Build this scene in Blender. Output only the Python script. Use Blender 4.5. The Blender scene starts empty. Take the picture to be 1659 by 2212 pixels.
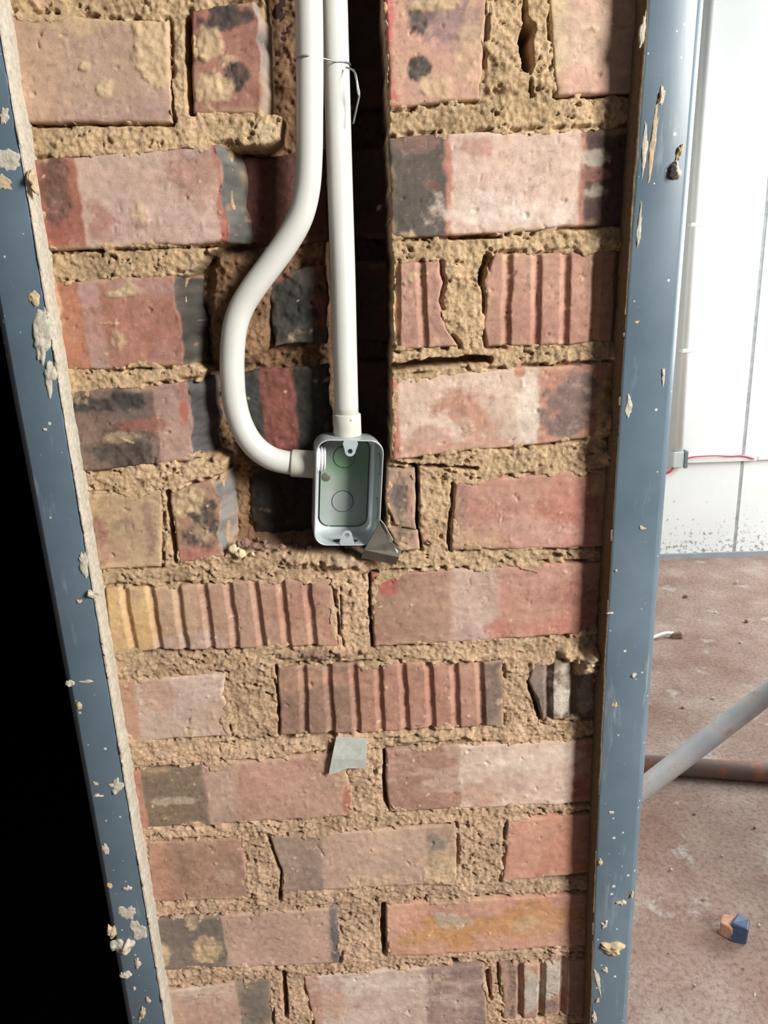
import bpy, math, random
import numpy as np
from mathutils import Matrix, Vector

# ------------------------------------------------------------------ camera
W, H, F = 1659.0, 2212.0, 1665.0
PITCH, ROLL, YAW, DIST = 0.2936, -0.0439, 0.0197, 0.678
CZ = 1.42                                   # camera height above the floor; brick face is the plane y = 0
scene = bpy.context.scene
_fw = np.array([math.sin(YAW)*math.cos(PITCH), math.cos(YAW)*math.cos(PITCH), -math.sin(PITCH)])
_r0 = np.array([math.cos(YAW), -math.sin(YAW), 0.0])
_u0 = np.cross(_r0, _fw)
_r = math.cos(ROLL)*_r0 + math.sin(ROLL)*_u0
_u = -math.sin(ROLL)*_r0 + math.cos(ROLL)*_u0
CAM = np.array([0.0, -DIST, CZ])
cam = bpy.data.cameras.new('camera')
cam.sensor_width = 36.0
cam.lens = F/H*36.0
cam.clip_start = 0.02
camo = bpy.data.objects.new('camera', cam)
scene.collection.objects.link(camo)
camo.matrix_world = Matrix(((_r[0], _u[0], -_fw[0], CAM[0]), (_r[1], _u[1], -_fw[1], CAM[1]),
                            (_r[2], _u[2], -_fw[2], CAM[2]), (0, 0, 0, 1)))
scene.camera = camo

# ------------------------------------------------------------------ world, lights, exposure
world = bpy.data.worlds.new('world')
scene.world = world
world.use_nodes = True
world.node_tree.nodes['Background'].inputs[0].default_value = (0.82, 0.91, 1.0, 1)
world.node_tree.nodes['Background'].inputs[1].default_value = 0.095

def area(name, loc, target, sx, sy, power, col):
    l = bpy.data.lights.new(name, 'AREA')
    l.shape = 'RECTANGLE'; l.size = sx; l.size_y = sy; l.energy = power; l.color = col
    o = bpy.data.objects.new(name, l)
    scene.collection.objects.link(o)
    o.location = loc
    d = Vector(target) - Vector(loc)
    o.rotation_euler = d.to_track_quat('-Z', 'Y').to_euler()
    return o
# daylight from the window of the room the photographer stands in, up and to the right
area('window_daylight', (2.15, -1.85, 2.45), (0.0, 0.0, 1.2), 0.75, 1.2, 182, (1.0, 0.99, 0.97))
# daylight of the bright room behind the doorway
area('far_room_daylight', (3.3, 2.2, 1.7), (0.6, 2.4, 0.6), 3.0, 1.6, 215, (0.93, 0.98, 1.0))
scene.view_settings.view_transform = 'Standard'
scene.view_settings.look = 'None'
scene.view_settings.exposure = 0.0
scene.view_settings.gamma = 1.0
scene.view_settings.use_curve_mapping = False

# ------------------------------------------------------------------ helpers
COL = scene.collection
RNG = random.Random(7)

def ray(px, py):
    px = np.asarray(px, float); py = np.asarray(py, float)
    return _fw + ((px-W/2)/F)[..., None]*_r - ((py-H/2)/F)[..., None]*_u

def wall_pt(px, py, Y=0.0):
    """where the sight line through a photo pixel meets the plane y = Y"""
    d = ray(px, py); t = (Y+DIST)/d[..., 1]
    return CAM + d*t[..., None]

def floor_pt(px, py, z=0.0):
    d = ray(px, py); t = (z-CZ)/d[..., 2]
    return CAM + d*t[..., None]

def depth_pt(px, py, zc):
    return CAM + ray(px, py)*zc

def lin(c, sat=0.86):
    c = np.asarray(c, float)/255.0
    c = c.mean()+(c-c.mean())*sat
    return np.where(c <= 0.04045, c/12.92, ((c+0.055)/1.055)**2.4)

def _hash(ix, iy, seed):
    h = (ix.astype(np.int64)*374761393 + iy.astype(np.int64)*668265263 + seed*1442695041) & 0xffffffff
    h = ((h ^ (h >> 13))*1274126177) & 0xffffffff
    h = (h ^ (h >> 16))
    return (h & 0xffffff)/float(0xffffff)

def vnoise(x, y, seed=0):
    x0 = np.floor(x); y0 = np.floor(y)
    fx = x-x0; fy = y-y0
    fx = fx*fx*fx*(fx*(fx*6-15)+10); fy = fy*fy*fy*(fy*(fy*6-15)+10)
    a = _hash(x0, y0, seed); b = _hash(x0+1, y0, seed); c = _hash(x0, y0+1, seed); d = _hash(x0+1, y0+1, seed)
    return (a*(1-fx)+b*fx)*(1-fy) + (c*(1-fx)+d*fx)*fy

def fbm(x, y, scale, octv=3, seed=0, gain=0.5):
    """fractal noise, about -1..1, scale in metres"""
    s = 0; amp = 1; tot = 0; k = 1.0/scale
    for i in range(octv):
        ca, sa = math.cos(0.5+i), math.sin(0.5+i)
        s = s + amp*(vnoise((x*ca-y*sa)*k+17.3*i, (x*sa+y*ca)*k-9.1*i, seed+31*i)*2-1)
        tot += amp; amp *= gain; k *= 2.03
    return s/tot*1.6

def sstep(a, b, x):
    t = np.clip((x-a)/(b-a+1e-12), 0, 1)
    return t*t*(3-2*t)

def new_obj(name, mesh, mat=None, parent=None):
    o = bpy.data.objects.new(name, mesh)
    COL.objects.link(o)
    if mat: mesh.materials.append(mat)
    if parent: o.parent = parent
    return o

def empty(name, loc=(0, 0, 0)):
    o = bpy.data.objects.new(name, None)
    o.empty_display_size = 0.02
    COL.objects.link(o); o.location = loc
    return o

def tag(o, label=None, cat=None, group=None, kind=None):
    if label: o['label'] = label
    if cat: o['category'] = cat
    if group: o['group'] = group
    if kind: o['kind'] = kind
    return o

def mesh_np(name, V, quads, tris=None, smooth=True, colors=None):
    V = np.asarray(V, np.float32)
    me = bpy.data.meshes.new(name)
    quads = np.asarray(quads, np.int32).reshape(-1, 4)
    tris = np.zeros((0, 3), np.int32) if tris is None else np.asarray(tris, np.int32).reshape(-1, 3)
    loops = np.concatenate([quads.ravel(), tris.ravel()])
    me.vertices.add(len(V)); me.vertices.foreach_set('co', V.ravel())
    me.loops.add(len(loops)); me.loops.foreach_set('vertex_index', loops)
    n = len(quads)+len(tris)
    st = np.concatenate([np.arange(len(quads))*4, len(quads)*4+np.arange(len(tris))*3]).astype(np.int32)
    me.polygons.add(n); me.polygons.foreach_set('loop_start', st)
    me.polygons.foreach_set('use_smooth', np.full(n, smooth, bool))
    me.update(calc_edges=True); me.validate()
    if colors is not None:
        a = me.color_attributes.new('Col', 'FLOAT_COLOR', 'POINT')
        a.data.foreach_set('color', np.asarray(colors, np.float32).ravel())
    return me

def grid_quads(nr, nc, off=0):
    i = np.arange(nr-1)[:, None]*nc + np.arange(nc-1)[None, :]
    i = i.ravel()+off
    return np.stack([i, i+1, i+nc+1, i+nc], 1)

def pydata(name, V, Fc, mat=None, parent=None, smooth=False, bevel=0, seg=2):
    me = bpy.data.meshes.new(name)
    me.from_pydata([tuple(map(float, v)) for v in V], [], Fc)
    me.update()
    if smooth:
        for p in me.polygons: p.use_smooth = True
    o = new_obj(name, me, mat, parent)
    if bevel:
        m = o.modifiers.new('bevel', 'BEVEL'); m.width = bevel; m.segments = seg; m.limit_method = 'ANGLE'
    return o

BOXF = [(0, 3, 2, 1), (4, 5, 6, 7), (0, 1, 5, 4), (1, 2, 6, 5), (2, 3, 7, 6), (3, 0, 4, 7)]
def box(name, x0, x1, y0, y1, z0, z1, mat=None, parent=None, bevel=0):
    V = [(x0, y0, z0), (x1, y0, z0), (x1, y1, z0), (x0, y1, z0), (x0, y0, z1), (x1, y0, z1), (x1, y1, z1), (x0, y1, z1)]
    return pydata(name, V, BOXF, mat, parent, False, bevel)

def catmull(P, n=10):
    P = np.asarray(P, float)
    Q = np.vstack([2*P[0]-P[1], P, 2*P[-1]-P[-2]])
    out = []
    for i in range(1, len(Q)-2):
        a, b, c, d = Q[i-1:i+3]
        for t in np.linspace(0, 1, n, endpoint=False):
            out.append(0.5*((2*b)+(-a+c)*t+(2*a-5*b+4*c-d)*t*t+(-a+3*b-3*c+d)*t**3))
    out.append(P[-1])
    return np.array(out)

def tube(name, path, r, mat, parent=None, ns=24, radii=None, cap=True):
    P = np.asarray(path, float)
    n = len(P)
    T = np.gradient(P, axis=0); T /= np.linalg.norm(T, axis=1)[:, None]+1e-12
    ref = np.array([0, 1, 0.0])
    if abs(T[0] @ ref) > 0.9: ref = np.array([1.0, 0, 0])
    N = ref - (ref @ T[0])*T[0]; N /= np.linalg.norm(N)
    V = []
    a = np.linspace(0, 2*np.pi, ns, endpoint=False)
    for i in range(n):
        N = N-(N @ T[i])*T[i]; N /= np.linalg.norm(N)
        B = np.cross(T[i], N)
        rr = r if radii is None else radii[i]
        V.append(P[i]+rr*(np.cos(a)[:, None]*N+np.sin(a)[:, None]*B))
    V = np.concatenate(V)
    q = []
    j = np.arange(ns); j2 = (j+1) % ns
    for i in range(n-1):
        q.append(np.stack([i*ns+j, i*ns+j2, (i+1)*ns+j2, (i+1)*ns+j], 1))
    q = np.concatenate(q)
    tr = None
    if cap:
        V = np.vstack([V, P[0], P[-1]]); c0, c1 = n*ns, n*ns+1
        tr = np.concatenate([np.stack([j2, j, np.full(ns, c0)], 1), np.stack([(n-1)*ns+j, (n-1)*ns+j2, np.full(ns, c1)], 1)])
    me = mesh_np(name, V, q, tr)
    return new_obj(name, me, mat, parent)

# ------------------------------------------------------------------ materials
def nmat(name):
    m = bpy.data.materials.new(name); m.use_nodes = True
    nt = m.node_tree
    return m, nt, nt.nodes['Principled BSDF']

def noise_node(nt, scale, detail=4, rough=0.55, vec=None):
    n = nt.nodes.new('ShaderNodeTexNoise')
    n.inputs['Scale'].default_value = scale; n.inputs['Detail'].default_value = detail; n.inputs['Roughness'].default_value = rough
    if vec is not None: nt.links.new(vec, n.inputs['Vector'])
    return n

def ramp(nt, fac, stops):
    r = nt.nodes.new('ShaderNodeValToRGB')
    while len(r.color_ramp.elements) < len(stops): r.color_ramp.elements.new(0.5)
    for e, (p, c) in zip(r.color_ramp.elements, stops):
        e.position = p; e.color = (*c, 1) if len(c) == 3 else c
    nt.links.new(fac, r.inputs[0])
    return r

def objvec(nt):
    return nt.nodes.new('ShaderNodeTexCoord').outputs['Object']

def mixc(nt, fac, a, b, mode='MIX'):
    m = nt.nodes.new('ShaderNodeMix'); m.data_type = 'RGBA'; m.blend_type = mode
    for s, v in ((m.inputs[0], fac), (m.inputs[6], a), (m.inputs[7], b)):
        if isinstance(v, (int, float)): s.default_value = v
        elif isinstance(v, (tuple, list)): s.default_value = (*v[:3], 1)
        else: nt.links.new(v, s)
    return m.outputs[2]

def bump(nt, bsdf, height, strength, dist):
    b = nt.nodes.new('ShaderNodeBump'); b.inputs['Strength'].default_value = strength; b.inputs['Distance'].default_value = dist
    nt.links.new(height, b.inputs['Height']); nt.links.new(b.outputs[0], bsdf.inputs['Normal'])

def mat_vcol(name, rough, fine, amt, bdist):
    """colour from the object's own colour attribute, fine grain on top"""
    m, nt, b = nmat(name)
    at = nt.nodes.new('ShaderNodeAttribute'); at.attribute_name = 'Col'
    v = objvec(nt)
    n = noise_node(nt, fine, 5, 0.65, v)
    r = ramp(nt, n.outputs[0], [(0.25, (1-amt,)*3), (0.75, (1+amt,)*3)])
    nt.links.new(mixc(nt, 1.0, at.outputs['Color'], r.outputs[0], 'MULTIPLY'), b.inputs['Base Color'])
    mr = nt.nodes.new('ShaderNodeMapRange'); mr.inputs[1].default_value = 0; mr.inputs[2].default_value = 1
    mr.inputs[3].default_value = 0.35; mr.inputs[4].default_value = rough
    nt.links.new(at.outputs['Alpha'], mr.inputs[0]); nt.links.new(mr.outputs[0], b.inputs['Roughness'])
    b.inputs['Specular IOR Level'].default_value = 0.3
    n.inputs['Detail'].default_value = 8; n.inputs['Roughness'].default_value = 0.72
    bump(nt, b, n.outputs[0], 0.75, bdist)
    return m

M_BRICK = mat_vcol('fired_clay', 0.88, 900, 0.16, 0.0006)
M_MORTAR = mat_vcol('sandy_mortar', 0.97, 420, 0.30, 0.0030)

def mat_plain(name, c, rough=0.5, metal=0.0, var=0.0, vs=40, spec=0.5, bs=0, bd=0.0005):
    m, nt, b = nmat(name)
    c = lin(c)
    b.inputs['Roughness'].default_value = rough; b.inputs['Metallic'].default_value = metal
    b.inputs['Specular IOR Level'].default_value = spec
    n = noise_node(nt, vs, 5, 0.6, objvec(nt))
    r = ramp(nt, n.outputs[0], [(0.3, tuple(c*(1-var))), (0.7, tuple(np.minimum(c*(1+var), 1)))])
    nt.links.new(r.outputs[0], b.inputs['Base Color'])
    if bs: bump(nt, b, n.outputs[0], bs, bd)
    return m

def mat_steel_paint():
    m, nt, b = nmat('blue_grey_frame_paint')
    v = objvec(nt)
    n1 = noise_node(nt, 9, 5, 0.6, v)
    base = ramp(nt, n1.outputs[0], [(0.3, tuple(lin((78, 97, 109)))), (0.7, tuple(lin((98, 116, 128))))]).outputs[0]
    # long faint wipe marks of dried cement slurry
    mp = nt.nodes.new('ShaderNodeMapping'); mp.inputs['Scale'].default_value = (1, 1, 0.18); nt.links.new(v, mp.inputs[0])
    n2 = noise_node(nt, 60, 4, 0.7, mp.outputs[0])
    f2 = ramp(nt, n2.outputs[0], [(0.60, (0, 0, 0)), (0.78, (0.5, 0.5, 0.5))]).outputs[0]
    c = mixc(nt, f2, base, tuple(lin((160, 170, 172))))
    # dried paint and cement specks
    vo = nt.nodes.new('ShaderNodeTexVoronoi'); vo.inputs['Scale'].default_value = 95; nt.links.new(v, vo.inputs['Vector'])
    n3 = noise_node(nt, 22, 3, 0.6, v)
    mth = nt.nodes.new('ShaderNodeMath'); mth.operation = 'MULTIPLY_ADD'
    nt.links.new(n3.outputs[0], mth.inputs[0]); mth.inputs[1].default_value = -0.55; nt.links.new(vo.outputs['Distance'], mth.inputs[2])
    f3 = ramp(nt, mth.outputs[0], [(0.0, (1, 1, 1)), (0.03, (0, 0, 0))])
    mth2 = nt.nodes.new('ShaderNodeMath'); mth2.operation = 'ADD'; mth2.inputs[1].default_value = 0.235
    nt.links.new(mth.outputs[0], mth2.inputs[0]); nt.links.new(mth2.outputs[0], f3.inputs[0])
    c = mixc(nt, f3.outputs[0], c, tuple(lin((196, 196, 186))))
    nt.links.new(c, b.inputs['Base Color'])
    b.inputs['Roughness'].default_value = 0.34
    bump(nt, b, n2.outputs[0], 0.15, 0.0005)
    return m
M_FRAME = mat_steel_paint()
M_SPLASH = mat_plain('dried_cement_splash', (188, 178, 158), 0.95, 0, 0.22, 260, 0.2, 0.8, 0.001)
M_SPLASH_TAN = mat_plain('tan_cement_splash', (190, 165, 128), 0.95, 0, 0.22, 260, 0.2, 0.8, 0.001)
M_PVC = mat_plain('ivory_conduit_plastic', (206, 205, 195), 0.38, 0, 0.04, 30, 0.5)
M_PVC2 = mat_plain('cream_coupling_plastic', (206, 201, 184), 0.42, 0, 0.05, 40, 0.5)
M_WHITEPVC = mat_plain('white_bushing_plastic', (236, 240, 238), 0.35, 0, 0.03, 40)
M_GALV = mat_plain('galvanised_sheet', (188, 196, 196), 0.34, 0.35, 0.12, 60)
M_TAB = mat_plain('galvanised_lug', (190, 202, 206), 0.4, 0.45, 0.08, 80)
M_HOLE_SHADE = mat_plain('opening_shade', (14, 13, 12), 0.9)  # flat black standing for the shade inside slot and grooves
M_WIRE = mat_plain('galvanised_tie_wire', (150, 155, 152), 0.4, 0.6, 0.15, 200)
M_SCRAP = mat_plain('dull_scrap_steel', (104, 98, 86), 0.45, 0.4, 0.3, 55, 0.5, 0.3)
M_STRAP = mat_plain('weathered_zinc_strap', (196, 200, 188), 0.55, 0.25, 0.18, 90, 0.5, 0.4)
M_CORE = mat_plain('rough_masonry_core', (120, 92, 76), 0.95, 0, 0.2, 40)
M_BLACK = mat_plain('painted_dark_room', (34, 33, 31), 0.95, 0, 0.2, 6, 0.1)  # near black: the room's lack of light is put into its surfaces

def mat_boxback():
    m, nt, b = nmat('galvanised_back_with_green_patches')
    v = objvec(nt)
    n = noise_node(nt, 26, 3, 0.5, v)
    c = ramp(nt, n.outputs[0], [(0.36, tuple(lin((150, 155, 152)))), (0.50, tuple(lin((136, 154, 136)))), (0.66, tuple(lin((112, 148, 116))))]).outputs[0]  # grey mixed with green patches by noise
    nt.links.new(c, b.inputs['Base Color']); b.inputs['Roughness'].default_value = 0.42; b.inputs['Metallic'].default_value = 0.1
    return m
M_BOXBACK = mat_boxback()

def mat_farwall():
    m, nt, b = nmat('white_skimmed_wall')
    v = objvec(nt)
    n = noise_node(nt, 2.2, 5, 0.6, v)
    c = ramp(nt, n.outputs[0], [(0.3, tuple(lin((222, 225, 220)))), (0.7, tuple(lin((234, 236, 233))))]).outputs[0]
    # mould spots scattered towards the foot of the wall
    sp = nt.nodes.new('ShaderNodeSeparateXYZ'); nt.links.new(v, sp.inputs[0])
    n2 = noise_node(nt, 42, 4, 0.7, v)
    low = nt.nodes.new('ShaderNodeMapRange'); low.inputs[1].default_value = 0.0; low.inputs[2].default_value = 0.55
    low.inputs[3].default_value = 0.18; low.inputs[4].default_value = -0.10
    nt.links.new(sp.outputs[2], low.inputs[0])
    ad = nt.nodes.new('ShaderNodeMath'); ad.operation = 'ADD'; nt.links.new(n2.outputs[0], ad.inputs[0]); nt.links.new(low.outputs[0], ad.inputs[1])
    f = ramp(nt, ad.outputs[0], [(0.67, (0, 0, 0)), (0.76, (0.8, 0.8, 0.8))]).outputs[0]
    c = mixc(nt, f, c, tuple(lin((105, 108, 108))))
    nt.links.new(c, b.inputs['Base Color']); b.inputs['Roughness'].default_value = 0.9
    return m
M_FARWALL = mat_farwall()

def mat_floor():
    m, nt, b = nmat('dusty_concrete_floor')
    v = objvec(nt)
    n = noise_node(nt, 3.5, 6, 0.62, v)
    c = ramp(nt, n.outputs[0], [(0.3, tuple(lin((152, 117, 101), 1))), (0.55, tuple(lin((188, 157, 141)))), (0.75, tuple(lin((212, 190, 177))))]).outputs[0]
    n2 = noise_node(nt, 7.5, 4, 0.6, v)
    f = ramp(nt, n2.outputs[0], [(0.60, (0, 0, 0)), (0.69, (0.75, 0.75, 0.75))]).outputs[0]
    c = mixc(nt, f, c, tuple(lin((212, 200, 190))))
    n3 = noise_node(nt, 85, 7, 0.72, v)
    g = ramp(nt, n3.outputs[0], [(0.33, (0.58, 0.54, 0.51)), (0.52, (0.98, 0.98, 0.98)), (0.72, (1.12, 1.12, 1.12))]).outputs[0]
    c = mixc(nt, 1.0, c, g, 'MULTIPLY')
    nt.links.new(c, b.inputs['Base Color']); b.inputs['Roughness'].default_value = 0.92
    bump(nt, b, n3.outputs[0], 0.9, 0.02)
    return m
M_FLOOR = mat_floor()

def mat_pole():
    m, nt, b = nmat('weathered_scaffold_steel')
    v = objvec(nt)
    n = noise_node(nt, 12, 5, 0.65, v)
    c = ramp(nt, n.outputs[0], [(0.35, tuple(lin((156, 160, 166)))), (0.58, tuple(lin((176, 174, 174)))), (0.7, tuple(lin((170, 134, 118))))]).outputs[0]
    nt.links.new(c, b.inputs['Base Color']); b.inputs['Roughness'].default_value = 0.55; b.inputs['Metallic'].default_value = 0.2
    return m
M_POLE = mat_pole()
def mat_rust():
    m, nt, b = nmat('rusty_scaffold_steel')
    v = objvec(nt)
    n = noise_node(nt, 14, 5, 0.7, v)
    c = ramp(nt, n.outputs[0], [(0.38, tuple(lin((92, 86, 86)))), (0.52, tuple(lin((110, 84, 74)))), (0.64, tuple(lin((158, 92, 62))))]).outputs[0]
    nt.links.new(c, b.inputs['Base Color']); b.inputs['Roughness'].default_value = 0.7
    bump(nt, b, n.outputs[0], 0.5, 0.003)
    return m
M_RUST = mat_rust()

# ------------------------------------------------------------------ the brick pier
ALB = 0.92
TAN = (196, 165, 126)
BRICKS = []          # (outline XZ, half-buried flag) for the mortar

def edge_poly(pts, Y, n):
    """resample a pixel polyline on the plane y=Y to n points -> (n,2) XZ"""
    p = np.array([wall_pt(float(a), float(b), Y)[[0, 2]] for a, b in pts])
    d = np.concatenate([[0], np.cumsum(np.linalg.norm(np.diff(p, axis=0), axis=1))])
    t = np.linspace(0, d[-1], n)
    return np.stack([np.interp(t, d, p[:, 0]), np.interp(t, d, p[:, 1])], 1)

wall = tag(empty('wall_center', (0, 0, 0)), 'rough brick pier with thick sandy mortar between two steel door frames', None, None, 'structure')

def brick(q, base, bands=(), patches=(), grooves=(), slope=None, left=None, right=None, smear=0.3, eff=0.0,
          Y=0.0, proud=0.0, res=0.00115, gdepth=0.0040, mask=True, gloss_dark=True, rough=1.0, seed=[11], label=None, back=0.1):
    seed[0] += 7; sd = seed[0]
    TL, TR, BR, BL = q
    Le = left or [TL, BL]; Re = right or [TR, BR]
    tmp = np.array([wall_pt(float(a), float(b), Y)[[0, 2]] for a, b in q])
    wid = max(np.linalg.norm(tmp[1]-tmp[0]), np.linalg.norm(tmp[2]-tmp[3])); hei = np.linalg.norm(tmp[3]-tmp[0])
    nu = max(8, int(wid/res)); nv = max(8, int(hei/res))
    L = edge_poly(Le, Y, nv); R = edge_poly(Re, Y, nv); T = edge_poly([Le[0], Re[0]], Y, nu); B = edge_poly([Le[-1], Re[-1]], Y, nu)
    # hand-made wobble of the edges
    L[:, 0] += fbm(L[:, 1], L[:, 0]*0, 0.02, 3, sd)*0.0010*rough; R[:, 0] += fbm(R[:, 1], R[:, 0]*0, 0.02, 3, sd+1)*0.0010*rough
    T[:, 1] += fbm(T[:, 0], T[:, 1]*0, 0.03, 4, sd+2)*0.0012*rough; B[:, 1] += fbm(B[:, 0], B[:, 1]*0, 0.03, 4, sd+3)*0.0012*rough
    u = np.linspace(0, 1, nu)[None, :, None]; v = np.linspace(0, 1, nv)[:, None, None]
    P = (1-u)*L[:, None]+u*R[:, None]+(1-v)*T[None]+v*B[None] \
        - ((1-u)*(1-v)*T[0]+u*(1-v)*T[-1]+(1-u)*v*B[0]+u*v*B[-1])
    X, Z = P[..., 0], P[..., 1]
    uu = u[..., 0]*np.ones_like(X); vv = v[..., 0]*np.ones_like(X)
    # distance to the edges, rounded and chipped arrises
    de = np.minimum(np.minimum(uu, 1-uu)*wid, np.minimum(vv, 1-vv)*hei)
    rr = 0.0022+0.0022*np.clip(fbm(X, Z, 0.014, 2, sd+5), 0, 1)*rough
    t = np.clip(1-de/rr, 0, 1)
    h = -rr*0.8*(1-np.sqrt(np.clip(1-t*t, 0, 1)))
    h = h + 0.0006*fbm(X, Z, 0.05, 2, sd+6) + 0.00028*fbm(X, Z, 0.006, 3, sd+7)*rough
    pit = np.clip(vnoise(X/0.0034, Z/0.0034, sd+8)-0.86, 0, 1)*vnoise(X/0.03, Z/0.03, sd+9)
    h = h-pit*0.009
    bumpn = np.clip(vnoise(X/0.005, Z/0.005, sd+18)-0.84, 0, 1)*sstep(0.5, 0.8, vnoise(X/0.04, Z/0.04, sd+19))
    h = h+bumpn*0.004
    # colour
    C = np.ones(X.shape+(3,))*lin(base)
    C = C*(1+0.16*fbm(X, Z, 0.06, 3, sd+10))[..., None]
    bw = fbm(X, Z, 0.012, 3, sd+11)*0.0016
    for bd in bands:
        x0, x1, c = bd[:3]; fe = bd[3] if len(bd) > 3 else 0.0018
        ym = 0.5*(TL[1]+BL[1])
        ztop, zbot = 0.5*(T[0, 1]+T[-1, 1]), 0.5*(B[0, 1]+B[-1, 1])
        def xat(xp):
            # vertical line on the brick through the pixel at mid height
            yy = np.interp(xp, [0.5*(TL[0]+BL[0]), 0.5*(TR[0]+BR[0])], [0.5*(TL[1]+BL[1]), 0.5*(TR[1]+BR[1])])
            return wall_pt(float(xp), float(yy), Y)[0]
        a, b = xat(x0), xat(x1)
        m = sstep(a-fe, a+fe, X+bw)*(1-sstep(b-fe, b+fe, X+bw))
        cc = lin(c)*(1+0.14*fbm(X, Z, 0.035, 3, sd+12))[..., None]
        C = C*(1-m[..., None])+cc*m[..., None]
    for pa in patches:
        xp, yp, rx, ry, c, a = pa
        c0 = wall_pt(float(xp), float(yp), Y); c1 = wall_pt(float(xp+rx), float(yp), Y); c2 = wall_pt(float(xp), float(yp+ry), Y)
        ax = abs(c1[0]-c0[0]); az = abs(c2[2]-c0[2])
        d = np.sqrt(((X-c0[0])/ax)**2+((Z-c0[2])/az)**2)
        n = fbm(X, Z, 0.022, 5, sd+int(xp)+13, 0.62)
        soft = 0.26
        m = a*(1-sstep(1-soft, 1+soft, d+0.75*n))*(0.85+0.15*np.clip(1+1.5*fbm(X, Z, 0.005, 2, sd+17), 0, 1))
        cc = lin(c)*(1+0.16*fbm(X, Z, 0.012, 3, sd+14))[..., None]
        C = C*(1-m[..., None])+cc*m[..., None]
        if c == TAN:
            h = h+m*(0.0010+0.0012*fbm(X, Z, 0.006, 3, sd+15))
        elif sum(c) < 270:
            h = h+m*0.0011*fbm(X, Z, 0.006, 3, sd+16)
    if eff:   # pale kiln bloom in horizontal streaks
        n = fbm(X*0.4, Z, 0.012, 4, sd+20)+0.6*fbm(X, Z, 0.05, 2, sd+21)
        m = eff*sstep(0.05, 0.7, n)
        C = C*(1-m[..., None])+lin((214, 194, 188))*m[..., None]
    # dark burnt specks and pale sand specks
    s1 = sstep(0.80, 0.88, vnoise(X/0.0026, Z/0.0026, sd+22))*sstep(0.35, 0.7, vnoise(X/0.05, Z/0.05, sd+23))
    C = C*(1-0.22*s1[..., None])
    s2 = sstep(0.85, 0.95, vnoise(X/0.0023, Z/0.0023, sd+24))*0.3*np.clip(C.mean(-1)*4, 0.05, 1)
    C = C*(1-s2[..., None])+lin((205, 175, 150))*s2[..., None]
    # mortar smears
    if smear:
        n = fbm(X, Z, 0.034, 5, sd+25, 0.6)-0.95+0.7*smear+0.55*sstep(0.012, 0, de)*fbm(X, Z, 0.02, 2, sd+26)
        m = sstep(0.0, 0.40, n)*0.9
        C = C*(1-0.85*m[..., None])+lin(TAN)*(0.9+0.15*fbm(X, Z, 0.004, 2, sd+28))[..., None]*0.85*m[..., None]
        h = h+m*(0.0006+0.0007*fbm(X, Z, 0.004, 3, sd+27))
    alpha = np.ones_like(X)
    # extruded grooves
    for g in grooves:
        if isinstance(g, (int, float)): g = (g, g)
        yt = np.interp(g[0], [TL[0], TR[0]], [TL[1], TR[1]]); yb = np.interp(g[1], [BL[0], BR[0]], [BL[1], BR[1]])
        pt = wall_pt(float(g[0]), float(yt), Y); pb = wall_pt(float(g[1]), float(yb), Y)
        gx = pt[0]+(Z-pt[2])/(pb[2]-pt[2])*(pb[0]-pt[0])+0.0006*fbm(Z, Z*0, 0.02, 2, sd+int(g[0]))
        d = np.abs(X-gx)
        h = h-gdepth*np.clip(1-(d/0.0043)**2, 0, 1)**0.75
    # broken end falling back into the chase
    if slope:
        xs, c, depth, width = slope
        ys = 0.5*(TL[1]+BL[1])
        a = wall_pt(float(xs), float(ys), Y)[0]
        dd = X-a+0.0030*fbm(X*0.2, Z, 0.018, 3, sd+30)
        t = np.clip(dd/width, 0, 1.2)
        h = h-depth*(0.35*t+0.65*t**1.7)*(dd > 0)+(dd > 0)*0.0022*fbm(X, Z, 0.014, 4, sd+31)
        m = sstep(-0.0005, 0.001, dd)
        cc = lin(c)*(1+0.35*fbm(X, Z, 0.014, 3, sd+32))[..., None]
        rim = sstep(0.85, 1.0, vnoise(X/0.004, Z/0.004, sd+33))[..., None]
        cc = cc*(1-rim*0.6)+lin((178, 105, 92))*rim*0.6
        C = C*(1-m[..., None])+cc*m[..., None]
        alpha = 1-0.45*m
    # droplets of mortar, gouges and pops on the face
    rs = np.random.RandomState(sd)
    for kk in range(int(wid*hei*(900 if mask else 0))+2):
        fx, fz = X.min()+rs.rand()*(X.max()-X.min()), Z.min()+rs.rand()*(Z.max()-Z.min())
        ra_, rb_ = rs.uniform(.0008, .0030), rs.uniform(.0008, .0022); an = rs.uniform(0, 3.14)
        if rs.rand() < .25: ra_ *= 2.5; rb_ *= .5
        dx, dz = X-fx, Z-fz
        dd = np.hypot((dx*math.cos(an)+dz*math.sin(an))/ra_, (-dx*math.sin(an)+dz*math.cos(an))/rb_)+0.5*fbm(X, Z, .003, 2, sd+kk)
        mm = 1-sstep(.5, 1.1, dd)
        if rs.rand() < .5:
            h = h+.0009*mm; C = C*(1-.7*mm[..., None])+lin((206, 176, 138))*.7*mm[..., None]
        else:
            h = h-.0016*mm
    # mortar dust held on the arrises, mottled firing
    ed = 0.45*sstep(0.007, 0.0, de+0.004*fbm(X, Z, 0.012, 3, sd+40))*sstep(-0.2, 0.5, fbm(X, Z, 0.03, 2, sd+41))*(1.0 if mask else 0.2)
    C = C*(1-ed[..., None])+lin((186, 150, 118))*ed[..., None]
    C = C*(1+0.10*fbm(X, Z, 0.005, 3, sd+42)+0.08*fbm(X*0.35, Z, 0.004, 2, sd+43))[..., None]
    dust = ((0.15 if mask else 0.02)*(1+0.8*fbm(X, Z, 0.04, 3, sd+44))*np.clip(C.mean(-1)*4.5-0.15, 0.08, 1))[..., None]
    C = C*(1-dust)+lin((206, 170, 138))*dust
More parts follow.
